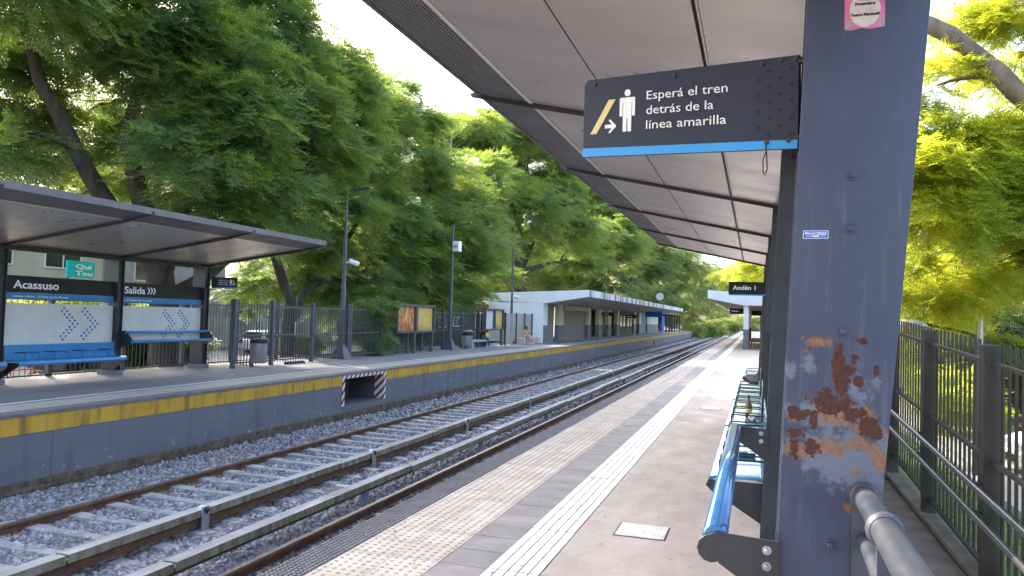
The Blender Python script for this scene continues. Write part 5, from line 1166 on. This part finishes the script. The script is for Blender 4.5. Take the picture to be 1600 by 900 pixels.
def standing():
    J = {'pelvis': (0, 0, .95, .13), 'waist': (0, 0, 1.10, .115), 'chest': (.01, 0, 1.28, .145), 'neck': (.02, 0, 1.46, .05), 'head': (.04, 0, 1.58, (.085, .10)), 'crown': (.035, 0, 1.66, .07)}
    E = [('pelvis', 'waist'), ('waist', 'chest'), ('chest', 'neck'), ('neck', 'head'), ('head', 'crown')]
    for s, n in ((1, 'l'), (-1, 'r')):
        J[n + '_sh'] = (0, s * .18, 1.40, .06); J[n + '_el'] = (-.03, s * .24, 1.13, .043); J[n + '_wr'] = (.08, s * .23, .90, .03); J[n + '_ha'] = (.11, s * .22, .82, .035)
        J[n + '_hip'] = (0, s * .09, .88, .09); J[n + '_kn'] = (.02 + .05 * s, s * .10, .50, .062); J[n + '_an'] = (-.02 + .06 * s, s * .10, .08, .042); J[n + '_toe'] = (.14 + .06 * s, s * .12, .035, .035)
        E += [('chest', n + '_sh'), (n + '_sh', n + '_el'), (n + '_el', n + '_wr'), (n + '_wr', n + '_ha'), ('pelvis', n + '_hip'), (n + '_hip', n + '_kn'), (n + '_kn', n + '_an'), (n + '_an', n + '_toe')]
        fingers(J, E, n + '_ha', n + '_wr', s)
    return J, E
J, E = standing()
person('standing person in black top and red shorts in the opening of the white building', (-12.75, 60.0, .012), R(100), J, E, zone(E, 1, (2, 0), 1, 3), ['skin', 'cloth_black', 'cloth_red', 'shoe'], ('hair_dark', -.10), .88)

# ------------------------------------------------------------------ trees
def spray_mesh(name, mat_, nf=15, npair=7, fl=.26, ll=.058, lw=.021, L=.75, seed=1):
    rg = np.random.RandomState(seed); V = []; Fc = []
    def leaf(p, d, sd, n, l, w):
        o = len(V); V.extend([tuple(p), tuple(p + d * l * .5 + sd * w * .5), tuple(p + d * l + n * (-.15 * l)), tuple(p + d * l * .5 - sd * w * .5)]); Fc.append((o, o + 1, o + 2, o + 3))
    for i in range(nf):
        s = (i + .5) / nf; az = i * 2.4 + rg.uniform(-.4, .4)
        base = Vector((s * L, .06 * math.sin(s * 4), -.12 * s * s)); tilt = rg.uniform(-.35, .55)
        d = Vector((.55 + .3 * s, math.sin(az) * .9, math.cos(az) * .45 * tilt + .1)).normalized()
        n = Vector((rg.uniform(-.3, .3), rg.uniform(-.3, .3), 1)).normalized(); sd = d.cross(n).normalized(); n = sd.cross(d)
        f = fl * rg.uniform(.75, 1.2)
        for k in range(npair):
            q = (k + .6) / npair; p = base + d * f * q + Vector((0, 0, -.10 * q * q * f))
            for sg in (-1, 1):
                dd = (d * .35 + sd * sg).normalized(); leaf(p, (dd + n * rg.uniform(-.25, .15)).normalized(), d, n, ll * (1 - .25 * q) * rg.uniform(.85, 1.15), lw)
        leaf(base + d * f, d, sd, n, ll, lw)
    me = bpy.data.meshes.new(name); me.from_pydata(V, [], Fc); me.materials.append(MT[mat_]); me.update()
    return bpy.data.objects.new(name, me)
SPR = {}
for mt in ('leaf', 'leaf_yellow', 'leaf_dark'):
    SPR[mt] = [spray_mesh('leaf_spray', mt, 13 - (k % 2) * 2, 6, .27 + .03 * k, .082, .030, .7 + .1 * k, k + 1) for k in range(3)]
def crown_group(srcs):
    ng = bpy.data.node_groups.new('crown_sprays', 'GeometryNodeTree')
    ng.interface.new_socket('Geometry', in_out='INPUT', socket_type='NodeSocketGeometry'); ng.interface.new_socket('Geometry', in_out='OUTPUT', socket_type='NodeSocketGeometry')
    N = ng.nodes; Lk = ng.links; gi = N.new('NodeGroupInput'); go = N.new('NodeGroupOutput'); ip = N.new('GeometryNodeInstanceOnPoints'); jn = N.new('GeometryNodeJoinGeometry')
    for s in srcs:
        oi = N.new('GeometryNodeObjectInfo'); oi.inputs[0].default_value = s; g2 = N.new('GeometryNodeGeometryToInstance'); Lk.new(oi.outputs['Geometry'], g2.inputs[0]); Lk.new(g2.outputs[0], jn.inputs[0])
    def attr(nm, ty):
        a = N.new('GeometryNodeInputNamedAttribute'); a.data_type = ty; a.inputs[0].default_value = nm; return a.outputs[0]
    Lk.new(gi.outputs[0], ip.inputs['Points']); Lk.new(jn.outputs[0], ip.inputs['Instance']); ip.inputs['Pick Instance'].default_value = True
    Lk.new(attr('pick', 'INT'), ip.inputs['Instance Index'])
    er = N.new('FunctionNodeEulerToRotation'); Lk.new(attr('rot', 'FLOAT_VECTOR'), er.inputs[0]); Lk.new(er.outputs[0], ip.inputs['Rotation']); Lk.new(attr('scl', 'FLOAT'), ip.inputs['Scale'])
    Lk.new(ip.outputs[0], go.inputs[0]); return ng
CG = {k: crown_group(v) for k, v in SPR.items()}
def crown(name, parent, clumps, mt, dens, seed, scl=1.0, flat=.72):
    rg = np.random.RandomState(seed); P = []; Ro = []; S = []
    for (cx, cy, cz, r) in clumps:
        n = int(dens * r * r / (scl * scl)); ns = max(9, int(15 * r / scl))
        sc_ = rg.normal(size=(ns, 3)); sc_ /= np.linalg.norm(sc_, axis=1)[:, None]; sc_ *= (r * rg.uniform(.35, 1.0, ns) ** .6)[:, None]
        k_ = rg.randint(0, ns, n); sg_ = .17 * r + .15 * scl
        p = sc_[k_] + rg.normal(size=(n, 3)) * (sg_, sg_, sg_ * .42); p[:, 2] *= flat
        d = (p - sc_[k_] * .35); d /= np.linalg.norm(d, axis=1)[:, None] + 1e-6
        p += (cx, cy, cz)
        P.append(p); yaw = np.arctan2(d[:, 1], d[:, 0]) + rg.uniform(-.9, .9, n); pit = rg.uniform(-.15, .75, n) - .35 * d[:, 2]
        Ro.append(np.stack([rg.uniform(-.5, .5, n), pit, yaw], 1)); S.append(rg.uniform(.7, 1.2, n) * scl)
    P = np.concatenate(P); Ro = np.concatenate(Ro); S = np.concatenate(S); n = len(P)
    me = bpy.data.meshes.new(name); me.vertices.add(n); me.vertices.foreach_set('co', P.ravel())
    a = me.attributes.new('rot', 'FLOAT_VECTOR', 'POINT'); a.data.foreach_set('vector', Ro.ravel().astype(np.float32))
    a = me.attributes.new('scl', 'FLOAT', 'POINT'); a.data.foreach_set('value', S.astype(np.float32))
    a = me.attributes.new('pick', 'INT', 'POINT'); a.data.foreach_set('value', rg.randint(0, 3, n).astype(np.int32)); me.update()
    me.materials.append(MT[mt])
    o = put(name, me, parent, kind='stuff'); md = o.modifiers.new('sprays', 'NODES'); md.node_group = CG[mt]; return n
def limb_path(a, b, rg, sag=.12, n=6):
    a, b = Vector(a), Vector(b); L = (b - a).length; off = Vector(rg.normal(size=3)) * L * .07; out = []
    for i in range(n + 1):
        q = i / n; out.append(a.lerp(b, q) + off * math.sin(math.pi * q) + Vector((0, 0, L * sag * math.sin(math.pi * q))))
    return out
NSPR = 0
def tree(name, label, stems, clumps, mt, dens=240, seed=1, bark='bark', scl=1.0, group='trees along the tracks', jr=.05):
    """stems: list of (points, r0, r1); each clump gets a limb from the closest stem point below it"""
    global NSPR
    rg = np.random.RandomState(seed); b = stems[0][0][0]
    t = thing(name, label, 'tree', tuple(b), group); m = MB(); nodes_ = []
    for pts, r0, r1 in stems:
        P = []
        for i in range(len(pts) - 1):
            for q in (0, .33, .66): P.append(Vector(pts[i]).lerp(Vector(pts[i + 1]), q) + Vector(rg.normal(size=3)) * jr * (1 if i or q else 0))
        P.append(Vector(pts[-1])); k = len(P); rr = [r0 + (r1 - r0) * i / (k - 1) for i in range(k)]
        if pts is stems[0][0]: rr[0] *= 1.35
        m.tube(P, rr, 10); nodes_ += [(p, r) for p, r in list(zip(P, rr))[k // 3:]]
    m.build('trunk', bark, t); m = MB()
    for (cx, cy, cz, r) in clumps:
        c = Vector((cx, cy, cz)); cand = sorted(nodes_, key=lambda n_: (n_[0] - c).length + max(0, n_[0].z - cz) * 2)[0]
        r0 = max(.02, min(cand[1] * .6, .035 + .022 * (cand[0] - c).length)); pth = limb_path(cand[0], c, rg); m.tube(pth, [r0 + (.015 - r0) * i / 6 for i in range(7)], 6)
        for k in range(4):
            e = c + Vector(rg.normal(size=3)).normalized() * r * .7; m.tube(limb_path(pth[3 + k % 3], e, rg, .05, 3), [.018 * scl, .014 * scl, .010 * scl, .006 * scl], 4, caps=False)
    m.build('limbs', bark, t); NSPR += crown('crown', t, clumps, mt, dens, seed, scl); return t
T1 = [(-13.5, 16.5, 6.7, 1.3), (-14.0, 19.3, 8.6, 1.4), (-14.0, 21.1, 7.3, 1.4), (-13.5, 17.5, 5.3, 1.1), (-13.5, 15.4, 5.5, 0.9), (-14.5, 19.6, 10.2, 1.4), (-14.5, 17.0, 9.0, 1.3), (-14.5, 14.9, 8.9, 1.1), (-15.0, 13.7, 8.9, 1.1), (-15.0, 12.1, 8.3, 1.0), (-14.5, 22.9, 9.4, 1.0), (-14.5, 21.1, 5.2, 1.1), (-14.0, 17.1, 4.1, 0.8), (-14.5, 23.3, 6.8, 1.1), (-14.5, 16.1, 7.7, 1.0), (-15.5, 15.4, 7.9, 0.7), (-14.5, 19.4, 3.8, 0.7), (-19.0, 15.2, 7.4, 1.0), (-19.0, 14.8, 5.7, 1.0), (-20.0, 17.8, 7.2, 1.2), (-19.0, 13.9, 8.0, 1.1), (-19.0, 19.5, 8.0, 1.1), (-20.0, 19.1, 5.8, 0.8), (-18.0, 15.3, 8.7, 1.0), (-18.0, 20.6, 5.2, 0.9), (-17.0, 12.2, 5.2, 1.0),
      (-14.5, 24.1, 9.9, .9), (-14.5, 23.0, 10.7, .9), (-14.5, 23.9, 8.4, 1.0), (-15, 15, 11.5, 1.6), (-15, 18.5, 12.3, 1.6), (-16, 12, 11, 1.7), (-16, 21.5, 11.5, 1.4), (-17, 17, 13.5, 1.7), (-14.5, 11, 9.6, 1.4), (-16, 9, 9.5, 1.8)]  # topmost clumps are out of view, added to shade the near platform
T2 = [(-15.0, 24.5, 5.3, 1.3), (-15.5, 27.4, 7.3, 1.3), (-15.0, 28.5, 5.9, 1.3), (-15.5, 23.7, 3.8, 0.9), (-15.0, 26.5, 3.8, 1.2), (-15.0, 29.2, 4.0, 1.2), (-15.2, 25.9, 2.4, 0.9), (-15.0, 28.2, 2.3, 0.9), (-16.0, 25.4, 2.7, 0.9), (-17.0, 25.0, 5.4, 1.1), (-18.0, 24.9, 3.2, 0.7), (-15.5, 32.2, 3.1, 1.1), (-18.0, 23.8, 2.4, 0.6), (-15.5, 24.8, 7.6, 1.2), (-15.5, 26.0, 9.2, 1.1), (-15.5, 25.4, 10.7, .9)]
T3 = [(-15.5, 28.6, 9.7, 1.2), (-15.5, 31.6, 10.7, 1.2), (-20, 46.7, 14.0, 1.8), (-15.0, 30.8, 8.4, 1.4), (-14.5, 34.1, 8.1, 1.6), (-15.0, 39.3, 9.6, 1.4), (-14.5, 31.2, 5.9, 1.5), (-14.0, 34.7, 5.5, 1.5), (-14.5, 32.1, 4.0, 1.2), (-14.0, 35.8, 3.6, 1.2), (-15.0, 31.1, 4.8, 1.2), (-14.2, 38.6, 5.2, 1.0), (-14.3, 34.0, 2.7, 0.9), (-16.5, 31.5, 12.0, 0.8), (-14.8, 32.2, 2.5, 0.8), (-20, 53, 15.4, 1.6), (-16, 40.5, 7.5, 1.5), (-20, 51, 14.9, 1.7), (-20, 47.5, 13.7, 1.5), (-16, 28.5, 10.8, .9), (-21, 58, 16, 1.8), (-15.5, 27, 10.5, .9), (-15.5, 38.0, 7.0, 1.3)]
T3 = [(x * 1.08, y * 1.08, 1.6 + (z - 1.6) * 1.08, r * 1.06) for x, y, z, r in T3]
T2 = [(x * 1.05, y * 1.05, 1.6 + (z - 1.6) * 1.05, r * 1.04) for x, y, z, r in T2]
T1 += [(-16.5, 19.5, 6.6, 1.2), (-16.5, 21.5, 6.2, 1.2), (-16.5, 18.5, 5.6, 1.0), (-16.3, 22.8, 8.2, 1.3), (-16.5, 20.5, 8.5, 1.4)]
T4 = [(-18.0, 53.0, 14.9, 2.0), (-18.0, 48.7, 14.8, 1.2), (-18.0, 61.7, 14.7, 2.5), (-17.0, 69.3, 13.5, 2.7), (-16.5, 55.1, 10.1, 2.4), (-17.5, 50.4, 10.4, 1.8), (-17.0, 85.1, 12.4, 3.1), (-16.0, 65.7, 9.1, 2.4), (-16.0, 88.2, 9.4, 2.7), (-16.5, 106.1, 9.6, 2.7), (-17.5, 58.7, 7.8, 1.9), (-17.0, 78.8, 6.9, 2.2), (-18.5, 52.1, 7.8, 1.6), (-17.5, 109.0, 13.6, 2.8), (-19.0, 52.4, 4.6, 1.4), (-20.0, 76.9, 6.0, 1.8), (-17, 76, 10.5, 2.6), (-17, 61, 11.5, 2.3), (-17, 96, 12, 3), (-16.5, 72, 8, 2.2)]
T4 += [(-18.0, 54.4, 16.2, 1.9), (-18.0, 61.9, 17.4, 2.5), (-17.5, 71.6, 16.7, 2.9), (-17.0, 84.5, 15.6, 3.2), (-17.0, 101, 15.4, 3.2), (-16.5, 117.6, 15, 3.1), (-15, 138, 13, 3.0), (-17.0, 89.6, 13.0, 3.0), (-18.0, 63.9, 13.1, 2.3)]
T4a = [c for c in T4 if c[1] < 72]; T4b = [c for c in T4 if c[1] >= 72]
T5 = [(-15.0, 79.3, 5.5, 1.9), (-15.0, 102.2, 8.0, 2.6), (-15.0, 127.1, 12.3, 2.8), (-16.0, 115.0, 12.8, 2.3), (-14.5, 128.2, 8.1, 2.8), (-16.0, 126.0, 16.0, 1.7), (-15.0, 94.4, 5.1, 1.6), (-14.0, 138.4, 11.0, 2.5), (-14.5, 112, 6, 2.4), (-14.5, 118, 9.5, 2.6), (-14.5, 134, 5, 2.4), (-15, 121, 4, 2.2)]
T6 = [(-12.5, 146.9, 13.4, 2.8), (-12.0, 165.7, 10.1, 3.6), (-11.0, 194.2, 14.0, 3.8), (-10.5, 217.7, 10.2, 4), (-12.5, 141.7, 6.5, 2.6), (-11.5, 180.2, 5.7, 3.2), (-9.0, 225.2, 5.9, 3.4), (-13.0, 133.2, 14.0, 2), (-9.0, 245.7, 14.4, 3.4), (-12, 155, 7, 3), (-11.5, 158, 12.5, 3.2), (-11.5, 178, 12, 3.4), (-12, 150, 3, 2.4), (-10.5, 205, 4, 3), (-9, 240, 9, 4)]
tree('street_tree', 'huge spreading tree with dark forked trunks rising behind the far shelter', [([(-15.5, 17.2, -.5), (-15.5, 16.9, 1.2), (-15.5, 16.6, 2.6)], .46, .36), ([(-15.5, 16.6, 2.4), (-15.5, 15.9, 4.4), (-15.6, 15.3, 6.0), (-15.4, 15.7, 8.0), (-15, 15.5, 11)], .30, .08), ([(-15.5, 16.6, 2.5), (-16, 15.2, 4.2), (-16.5, 14.2, 6.0), (-16.6, 13.5, 7.4), (-16.4, 12.6, 9.5)], .28, .08), ([(-15.5, 16.8, 2.6), (-15.2, 17.0, 4.2), (-15, 17.4, 6.2), (-14.9, 18.2, 9.0), (-15, 18.5, 12)], .26, .07), ([(-15.5, 16.9, 1.8), (-15.2, 18.2, 2.6), (-14.9, 19.6, 3.7), (-14.7, 21.0, 6)], .2, .06)], T1, 'leaf', 330, 11)
tree('street_tree', 'leaning tree with a slim dark trunk beyond the small waiting sign', [([(-15.5, 22.8, -.5), (-15.5, 22.6, 1.9), (-15.8, 22.2, 3.4), (-16.0, 22.4, 5.2), (-15.6, 24, 8)], .24, .08), ([(-15.6, 22.7, .8), (-15.9, 24.0, 1.9), (-15.7, 25.2, 3.0), (-15.3, 26.8, 5.2), (-15.4, 28, 7)], .17, .05)], T2, 'leaf', 330, 12, 'bark', 1.08)
tree('street_tree', 'feathery green tree behind the second lamp post and the poster case', [([(-16.2, 33, -.5), (-16.2, 33.2, 2), (-15.9, 33.4, 5), (-15.6, 34.2, 8.5), (-15.5, 34.5, 11)], .30, .07), ([(-16.1, 33.2, 2.2), (-15.6, 31.8, 5), (-15.5, 30.8, 8.5)], .18, .05), ([(-16.1, 33.2, 3), (-15.3, 36, 5.6), (-15.8, 39.6, 8.5), (-19, 45, 12.5)], .18, .05)], T3, 'leaf', 350, 13, 'bark', 1.15)
tree('street_tree', 'big old tree with heavy spreading brown limbs over the white station building', [([(-18, 58, -.6), (-18, 57.5, 3), (-18, 57, 5.5)], .75, .6), ([(-18, 57, 5.2), (-17.8, 53.5, 8), (-17.8, 51, 12), (-18, 50, 14)], .40, .1), ([(-18, 57, 5.2), (-17.5, 60, 8.5), (-17.3, 64, 11.5), (-17.5, 66, 14)], .42, .1), ([(-18, 57, 5.0), (-17.4, 62, 6.0), (-16.8, 68, 7.0)], .34, .1), ([(-18, 57, 5.2), (-18, 57, 9), (-17.8, 58, 13.5)], .4, .1)], T4a, 'leaf', 250, 14, 'bark', 1.35)
tree('street_tree', 'tall dense green tree behind the middle of the station roof', [([(-18, 88, -.6), (-18, 87, 5), (-17.5, 88, 9), (-17, 90, 12)], .5, .12), ([(-17.8, 87.5, 5), (-17, 80, 8), (-17, 76, 10)], .26, .08), ([(-17.8, 87.5, 5), (-17, 97, 9), (-17, 107, 12)], .28, .08)], T4b, 'leaf', 200, 15, 'bark', 1.6)
tree('street_tree', 'darker tree past the round clock at the end of the station roof', [([(-15.8, 116, -.6), (-15.6, 116, 5), (-15.4, 118, 10)], .4, .1), ([(-15.6, 116, 4), (-15, 104, 7), (-15, 95, 5)], .22, .07), ([(-15.6, 116, 4), (-14.8, 128, 8)], .22, .07)], T5, 'leaf_dark', 170, 16, 'bark', 1.7)
tree('street_tree', 'dark distant trees closing the view at the end of the tracks', [([(-12.5, 160, -.6), (-12.3, 160, 5), (-12, 164, 11)], .4, .1), ([(-12.3, 160, 4), (-12.4, 145, 8)], .2, .07), ([(-12.3, 160, 4), (-11, 190, 10)], .2, .07)], T6, 'leaf_dark', 120, 17, 'bark', 2.1)
k = 1.45
R1 = [(x * k, y * k, 1.6 + (z - 1.6) * k, r * k) for x, y, z, r in [(1.8, 9.0, 4.2, 0.3), (2.8, 10.0, 4.6, 0.22), (2.55, 9.0, 5.0, 0.3), (1.9, 9.0, 3.5, 0.42), (2.5, 9.5, 3.65, 0.4), (2.95, 10.0, 3.95, 0.3), (1.8, 9.0, 2.85, 0.42), (2.4, 10.0, 3.0, 0.42), (2.9, 10.0, 3.0, 0.45), (2.0, 10.0, 2.2, 0.42), (2.7, 11.0, 2.35, 0.4), (3.5, 12.0, 2.5, 0.42), (1.6, 8.5, 3.3, 0.3), (2.2, 9.5, 5.1, 0.18), (3.3, 10.0, 3.5, 0.42), (2.8, 10.5, 3.4, 0.32), (2.3, 12.0, 1.95, 0.42), (3.4, 9, 4.8, .4), (3.6, 10, 2.6, .5)]]
tree('garden_tree', 'bright yellow-green tree with a thick bare limb right of the rusty column', [([(6.6, 13.6, -.85), (6.3, 13.5, 1.5), (5.6, 13.3, 3.2), (4.5, 12.9, 4.4)], .30, .24), ([(4.5, 12.9, 4.4), (3.55, 12.6, 5.1), (2.9, 12.4, 5.75), (2.0, 12.2, 6.2), (1.2, 12, 6.6)], .16, .10), ([(4.6, 13, 4.3), (4.4, 13.4, 6), (4.5, 13, 7.5)], .12, .04), ([(5.4, 13.2, 3.0), (4.6, 14, 3.4), (3.2, 14, 3.6)], .10, .03)], R1, 'leaf_yellow', 420, 21, 'bark_light', .62, 'trees beyond the ramp fence')
R2 = [(-0.1, 70.0, 6.7, 1.7), (-1.9, 75.0, 6.1, 1.3), (1.5, 70.0, 6.4, 1.7), (2.8, 65.0, 7.1, 2.1), (-0.7, 80.0, 5.8, 1.3), (0.6, 84, 7.2, 1.8), (2.5, 78, 5.2, 2)]
tree('garden_tree', 'yellow-green tree over the roof of the small right station building', [([(3.4, 74, -.8), (3.3, 74, 3.5), (2.2, 73, 5.8)], .3, .08)], R2, 'leaf_yellow', 170, 22, 'bark', 1.4, 'trees beyond the ramp fence')
R3 = [(6.0, 28.0, 3.2, 1.3), (7.6, 30.0, 3.0, 1.1), (9.2, 30.0, 3.6, 1.3), (5.0, 30.0, 3.0, 1.2), (10.2, 28.0, 4.4, 1.5), (5.5, 33, 1.2, 1.3), (4.2, 34, 2.2, 1.4), (8, 31, 5, 1.5), (6, 31, 5, 1.4), (6.6, 24.3, 1.1, .8), (7.6, 24.4, .8, .8), (5.4, 24.2, 2.4, .8), (5.2, 24, 1.2, .7), (8.4, 24.4, 1.2, .8)]
tree('garden_tree', 'mottled dark green tree around the tiled house on the right', [([(8.2, 31, -.8), (8.1, 31, 2), (7.6, 30.6, 4.4)], .25, .08)], R3, 'leaf', 260, 23, 'bark', 1.0, 'trees beyond the ramp fence')
R4 = [(12, 20, 5.5, 1.8), (14, 24, 6.5, 2.2), (13, 28, 4.5, 2.2), (16, 22, 5, 2.2), (10.5, 36, 5.5, 2.4), (7, 42, 4.5, 2.4), (4.6, 46, 3.4, 2), (4.5, 54, 5, 2.4), (6, 60, 7, 2.8), (9, 52, 7, 2.6)]
tree('garden_tree', 'broad tree in the distance at the right edge of the picture', [([(12.5, 32, -.8), (12.4, 32, 3), (12, 30, 5)], .35, .1), ([(12.4, 32, 2.6), (8, 44, 5), (6, 56, 6)], .22, .06)], R4, 'leaf', 140, 24, 'bark', 1.5, 'trees beyond the ramp fence')
BK = [(-22, 60, 4, 2.4), (-22, 66, 6, 2.6), (-22, 72, 4.5, 2.6), (-23, 80, 6, 3), (-23, 90, 5, 3), (-24, 100, 7, 3.4), (-23, 54, 3.5, 2.2), (-23, 50, 5.5, 2.2), (-24, 63, 9, 3), (-24, 74, 9, 3), (-25, 86, 10, 3.4), (-18, 112, 4, 3), (-18, 124, 6, 3.4), (-16, 128, 2, 3), (-15, 136, 3, 3), (-17, 118, 2, 2.6), (-14, 146, 2.5, 3), (-17, 108, 1.5, 2)]
tree('street_tree', 'dark dense row of trees directly behind the white station building', [([(-22.5, 70, -.6), (-22.5, 70, 3), (-23, 72, 8)], .4, .1), ([(-22.5, 70, 2), (-22.5, 58, 4), (-23, 51, 5)], .25, .06), ([(-22.5, 70, 2), (-23, 86, 6), (-23, 100, 7)], .25, .06)], BK, 'leaf_dark', 130, 19, 'bark', 1.6)
# far street trees on the left, behind the houses
for i, (x, y, z, r, lab) in enumerate(((-34, 17, 7.5, 2.6, 'pale tree behind the far left beige house'), (-33, 30, 8, 3.0, 'bushy tree behind the turquoise sign and the grey house'), (-32, 45, 7, 3.2, 'round tree behind the long grey garden wall house'), (-34, 62, 8.5, 3.6, 'tall tree behind the white gabled house'))):
    cl = [(x + random.uniform(-1, 1) * r * .8, y + random.uniform(-1, 1) * r * 1.1, z + random.uniform(-1, 1) * r * .6, r * .62) for _ in range(8)]
    tree('street_tree', lab, [([(x, y, -.6), (x, y, z * .5), (x, y, z)], .3, .1)], cl, 'leaf', 110, 40 + i, 'bark', 1.6)

# ------------------------------------------------------------------ shrubs, ivy, planters
def shrub(name, label, clumps, mt, dens, seed, scl, group=None, flat=.85):
    t = thing(name, label, 'plant', (clumps[0][0], clumps[0][1], -.3), group); rg = np.random.RandomState(seed); m = MB()
    c0 = Vector((clumps[0][0], clumps[0][1], min(c[2] - c[3] for c in clumps) - .1))
    for c in clumps:
        for k in range(3):
            e = Vector(c[:3]) + Vector(rg.normal(size=3)) * c[3] * .4; m.tube(limb_path(Vector((c[0] * .6 + c0.x * .4, c[1] * .6 + c0.y * .4, c0.z)), e, rg, .05, 3), [.012, .010, .007, .004], 4, caps=False)
    m.build('stems', 'bark', t); crown('foliage', t, clumps, mt, dens, seed, scl, flat); return t
shrub('ivy', 'ivy and climbing leaves over the picket fence next to the poster case', [(-13.25, 24.9, .75, .42), (-13.25, 25.3, 1.35, .42), (-13.2, 25.0, 1.75, .36), (-13.3, 25.6, .5, .4), (-13.3, 24.6, 1.55, .3), (-13.35, 24.2, 1.8, .3), (-13.3, 25.5, 1.9, .4), (-13.2, 24.9, .25, .25)], 'leaf', 120, 31, .34)
shrub('hedge', 'dark green hedge behind the fence next to the end column of the far shelter', [(-17.2, 18.9, .3, .5), (-17.2, 19.7, .35, .5), (-17.2, 18.1, .3, .5), (-17.2, 17.3, .3, .5)], 'leaf_dark', 600, 32, .5)
shrub('shrub', 'sunlit shrub seen between the Acassuso board and its backboard', [(-19.5, 17.0, 1.3, .7), (-19.5, 18.4, 1.45, .7), (-19.5, 15.8, 1.2, .6), (-19.5, 20, 1.2, .6)], 'leaf_yellow', 500, 33, .6)
shrub('shrub', 'low bushes at the end of the far platform where the tracks bend', [(-9.8, 132, .2, 1.3), (-9.0, 140, .0, 1.6), (-8.0, 152, .3, 1.8), (-6.0, 170, .5, 2.2), (-3.5, 185, .8, 2.6), (-1, 190, 1.2, 2.8), (-9.6, 128.6, .3, .8)], 'leaf', 240, 34, 1.1)
shrub('shrub', 'orange-brown dry plant behind the fence just left of the first lamp post', [(-15.6, 23.6, .45, .38), (-15.6, 24.1, .35, .34)], 'leaf_yellow', 800, 35, .35)
shrub('shrub', 'dark bushes behind the second lamp post in front of the cafe', [(-15.4, 29.6, .9, .8), (-15.4, 30.8, .7, .7), (-16, 28.6, 1.0, .8)], 'leaf_dark', 420, 36, .6)
shrub('shrub', 'leafy bushes over the green lawn beyond the ramp fence', [(4.3, 19.2, -.1, .5), (4.8, 22, .1, .6), (5.2, 24.6, .4, .8), (5.8, 26.5, .7, 1.0), (6.6, 30, .8, 1.2)], 'leaf_yellow', 420, 37, .6)
t = thing('planter', 'terracotta flower pot by the cafe fence', 'flower pot', (-14.6, 31.4, 0)); m = MB(); m.lathe([(.16, -.4), (.24, .3), (.27, .31), (.27, .38), (.22, .38)], (-14.5, 31.4, .1), 16); m.build('pot', 'terracotta', t)
shrub('pot_plant', 'small plant growing in the terracotta pot', [(-14.5, 31.4, .65, .25)], 'leaf', 900, 38, .3)
# grass blades on the lawn beyond the ramp fence
rg = np.random.RandomState(9); V = []; Fc = []
for i in range(16000):
    x = rg.uniform(1.65, 5.0); y = rg.uniform(4, 30); h = rg.uniform(.04, .10); a = rg.uniform(0, 6.3); w = .006; o = len(V); lx_, ly_ = rg.uniform(-.03, .03, 2)
    V += [(x - w * math.cos(a), y - w * math.sin(a), -.855), (x + w * math.cos(a), y + w * math.sin(a), -.855), (x + lx_, y + ly_, -.855 + h)]; Fc.append((o, o + 1, o + 2))
me = bpy.data.meshes.new('grass'); me.from_pydata(V, [], Fc); me.materials.append(MT['lawn']); put('grass', me, None, kind='stuff', label='short grass growing on the lawn beyond the ramp fence')
print('sprays', NSPR, 'objects', len(bpy.data.objects))

# fallen leaves and small weeds
rg = np.random.RandomState(21); V = []; Fc = []
for i in range(420):
    if i % 3: x, y, z = rg.uniform(-2.7, .5), 4 + 22 * rg.rand() ** 1.3, .008
    else: x, y, z = rg.uniform(-9.8, -3), 6 + 24 * rg.rand() ** 1.3, -1.165
    a = rg.uniform(0, 6.3); l = rg.uniform(.010, .024); w = l * .4; c, s_ = math.cos(a), math.sin(a); o = len(V)
    V += [(x - c * l, y - s_ * l, z), (x + s_ * w, y - c * w, z + .004), (x + c * l, y + s_ * l, z + .002), (x - s_ * w, y + c * w, z + .005)]; Fc.append((o, o + 1, o + 2, o + 3))
me = bpy.data.meshes.new('fallen_leaves'); me.from_pydata(V, [], Fc); me.materials.append(pm('dry_leaf', (.16, .09, .03), (.30, .22, .07), 9, .8)); put('fallen_leaves', me, None, kind='stuff', label='small dry leaves scattered over the paving and ballast')
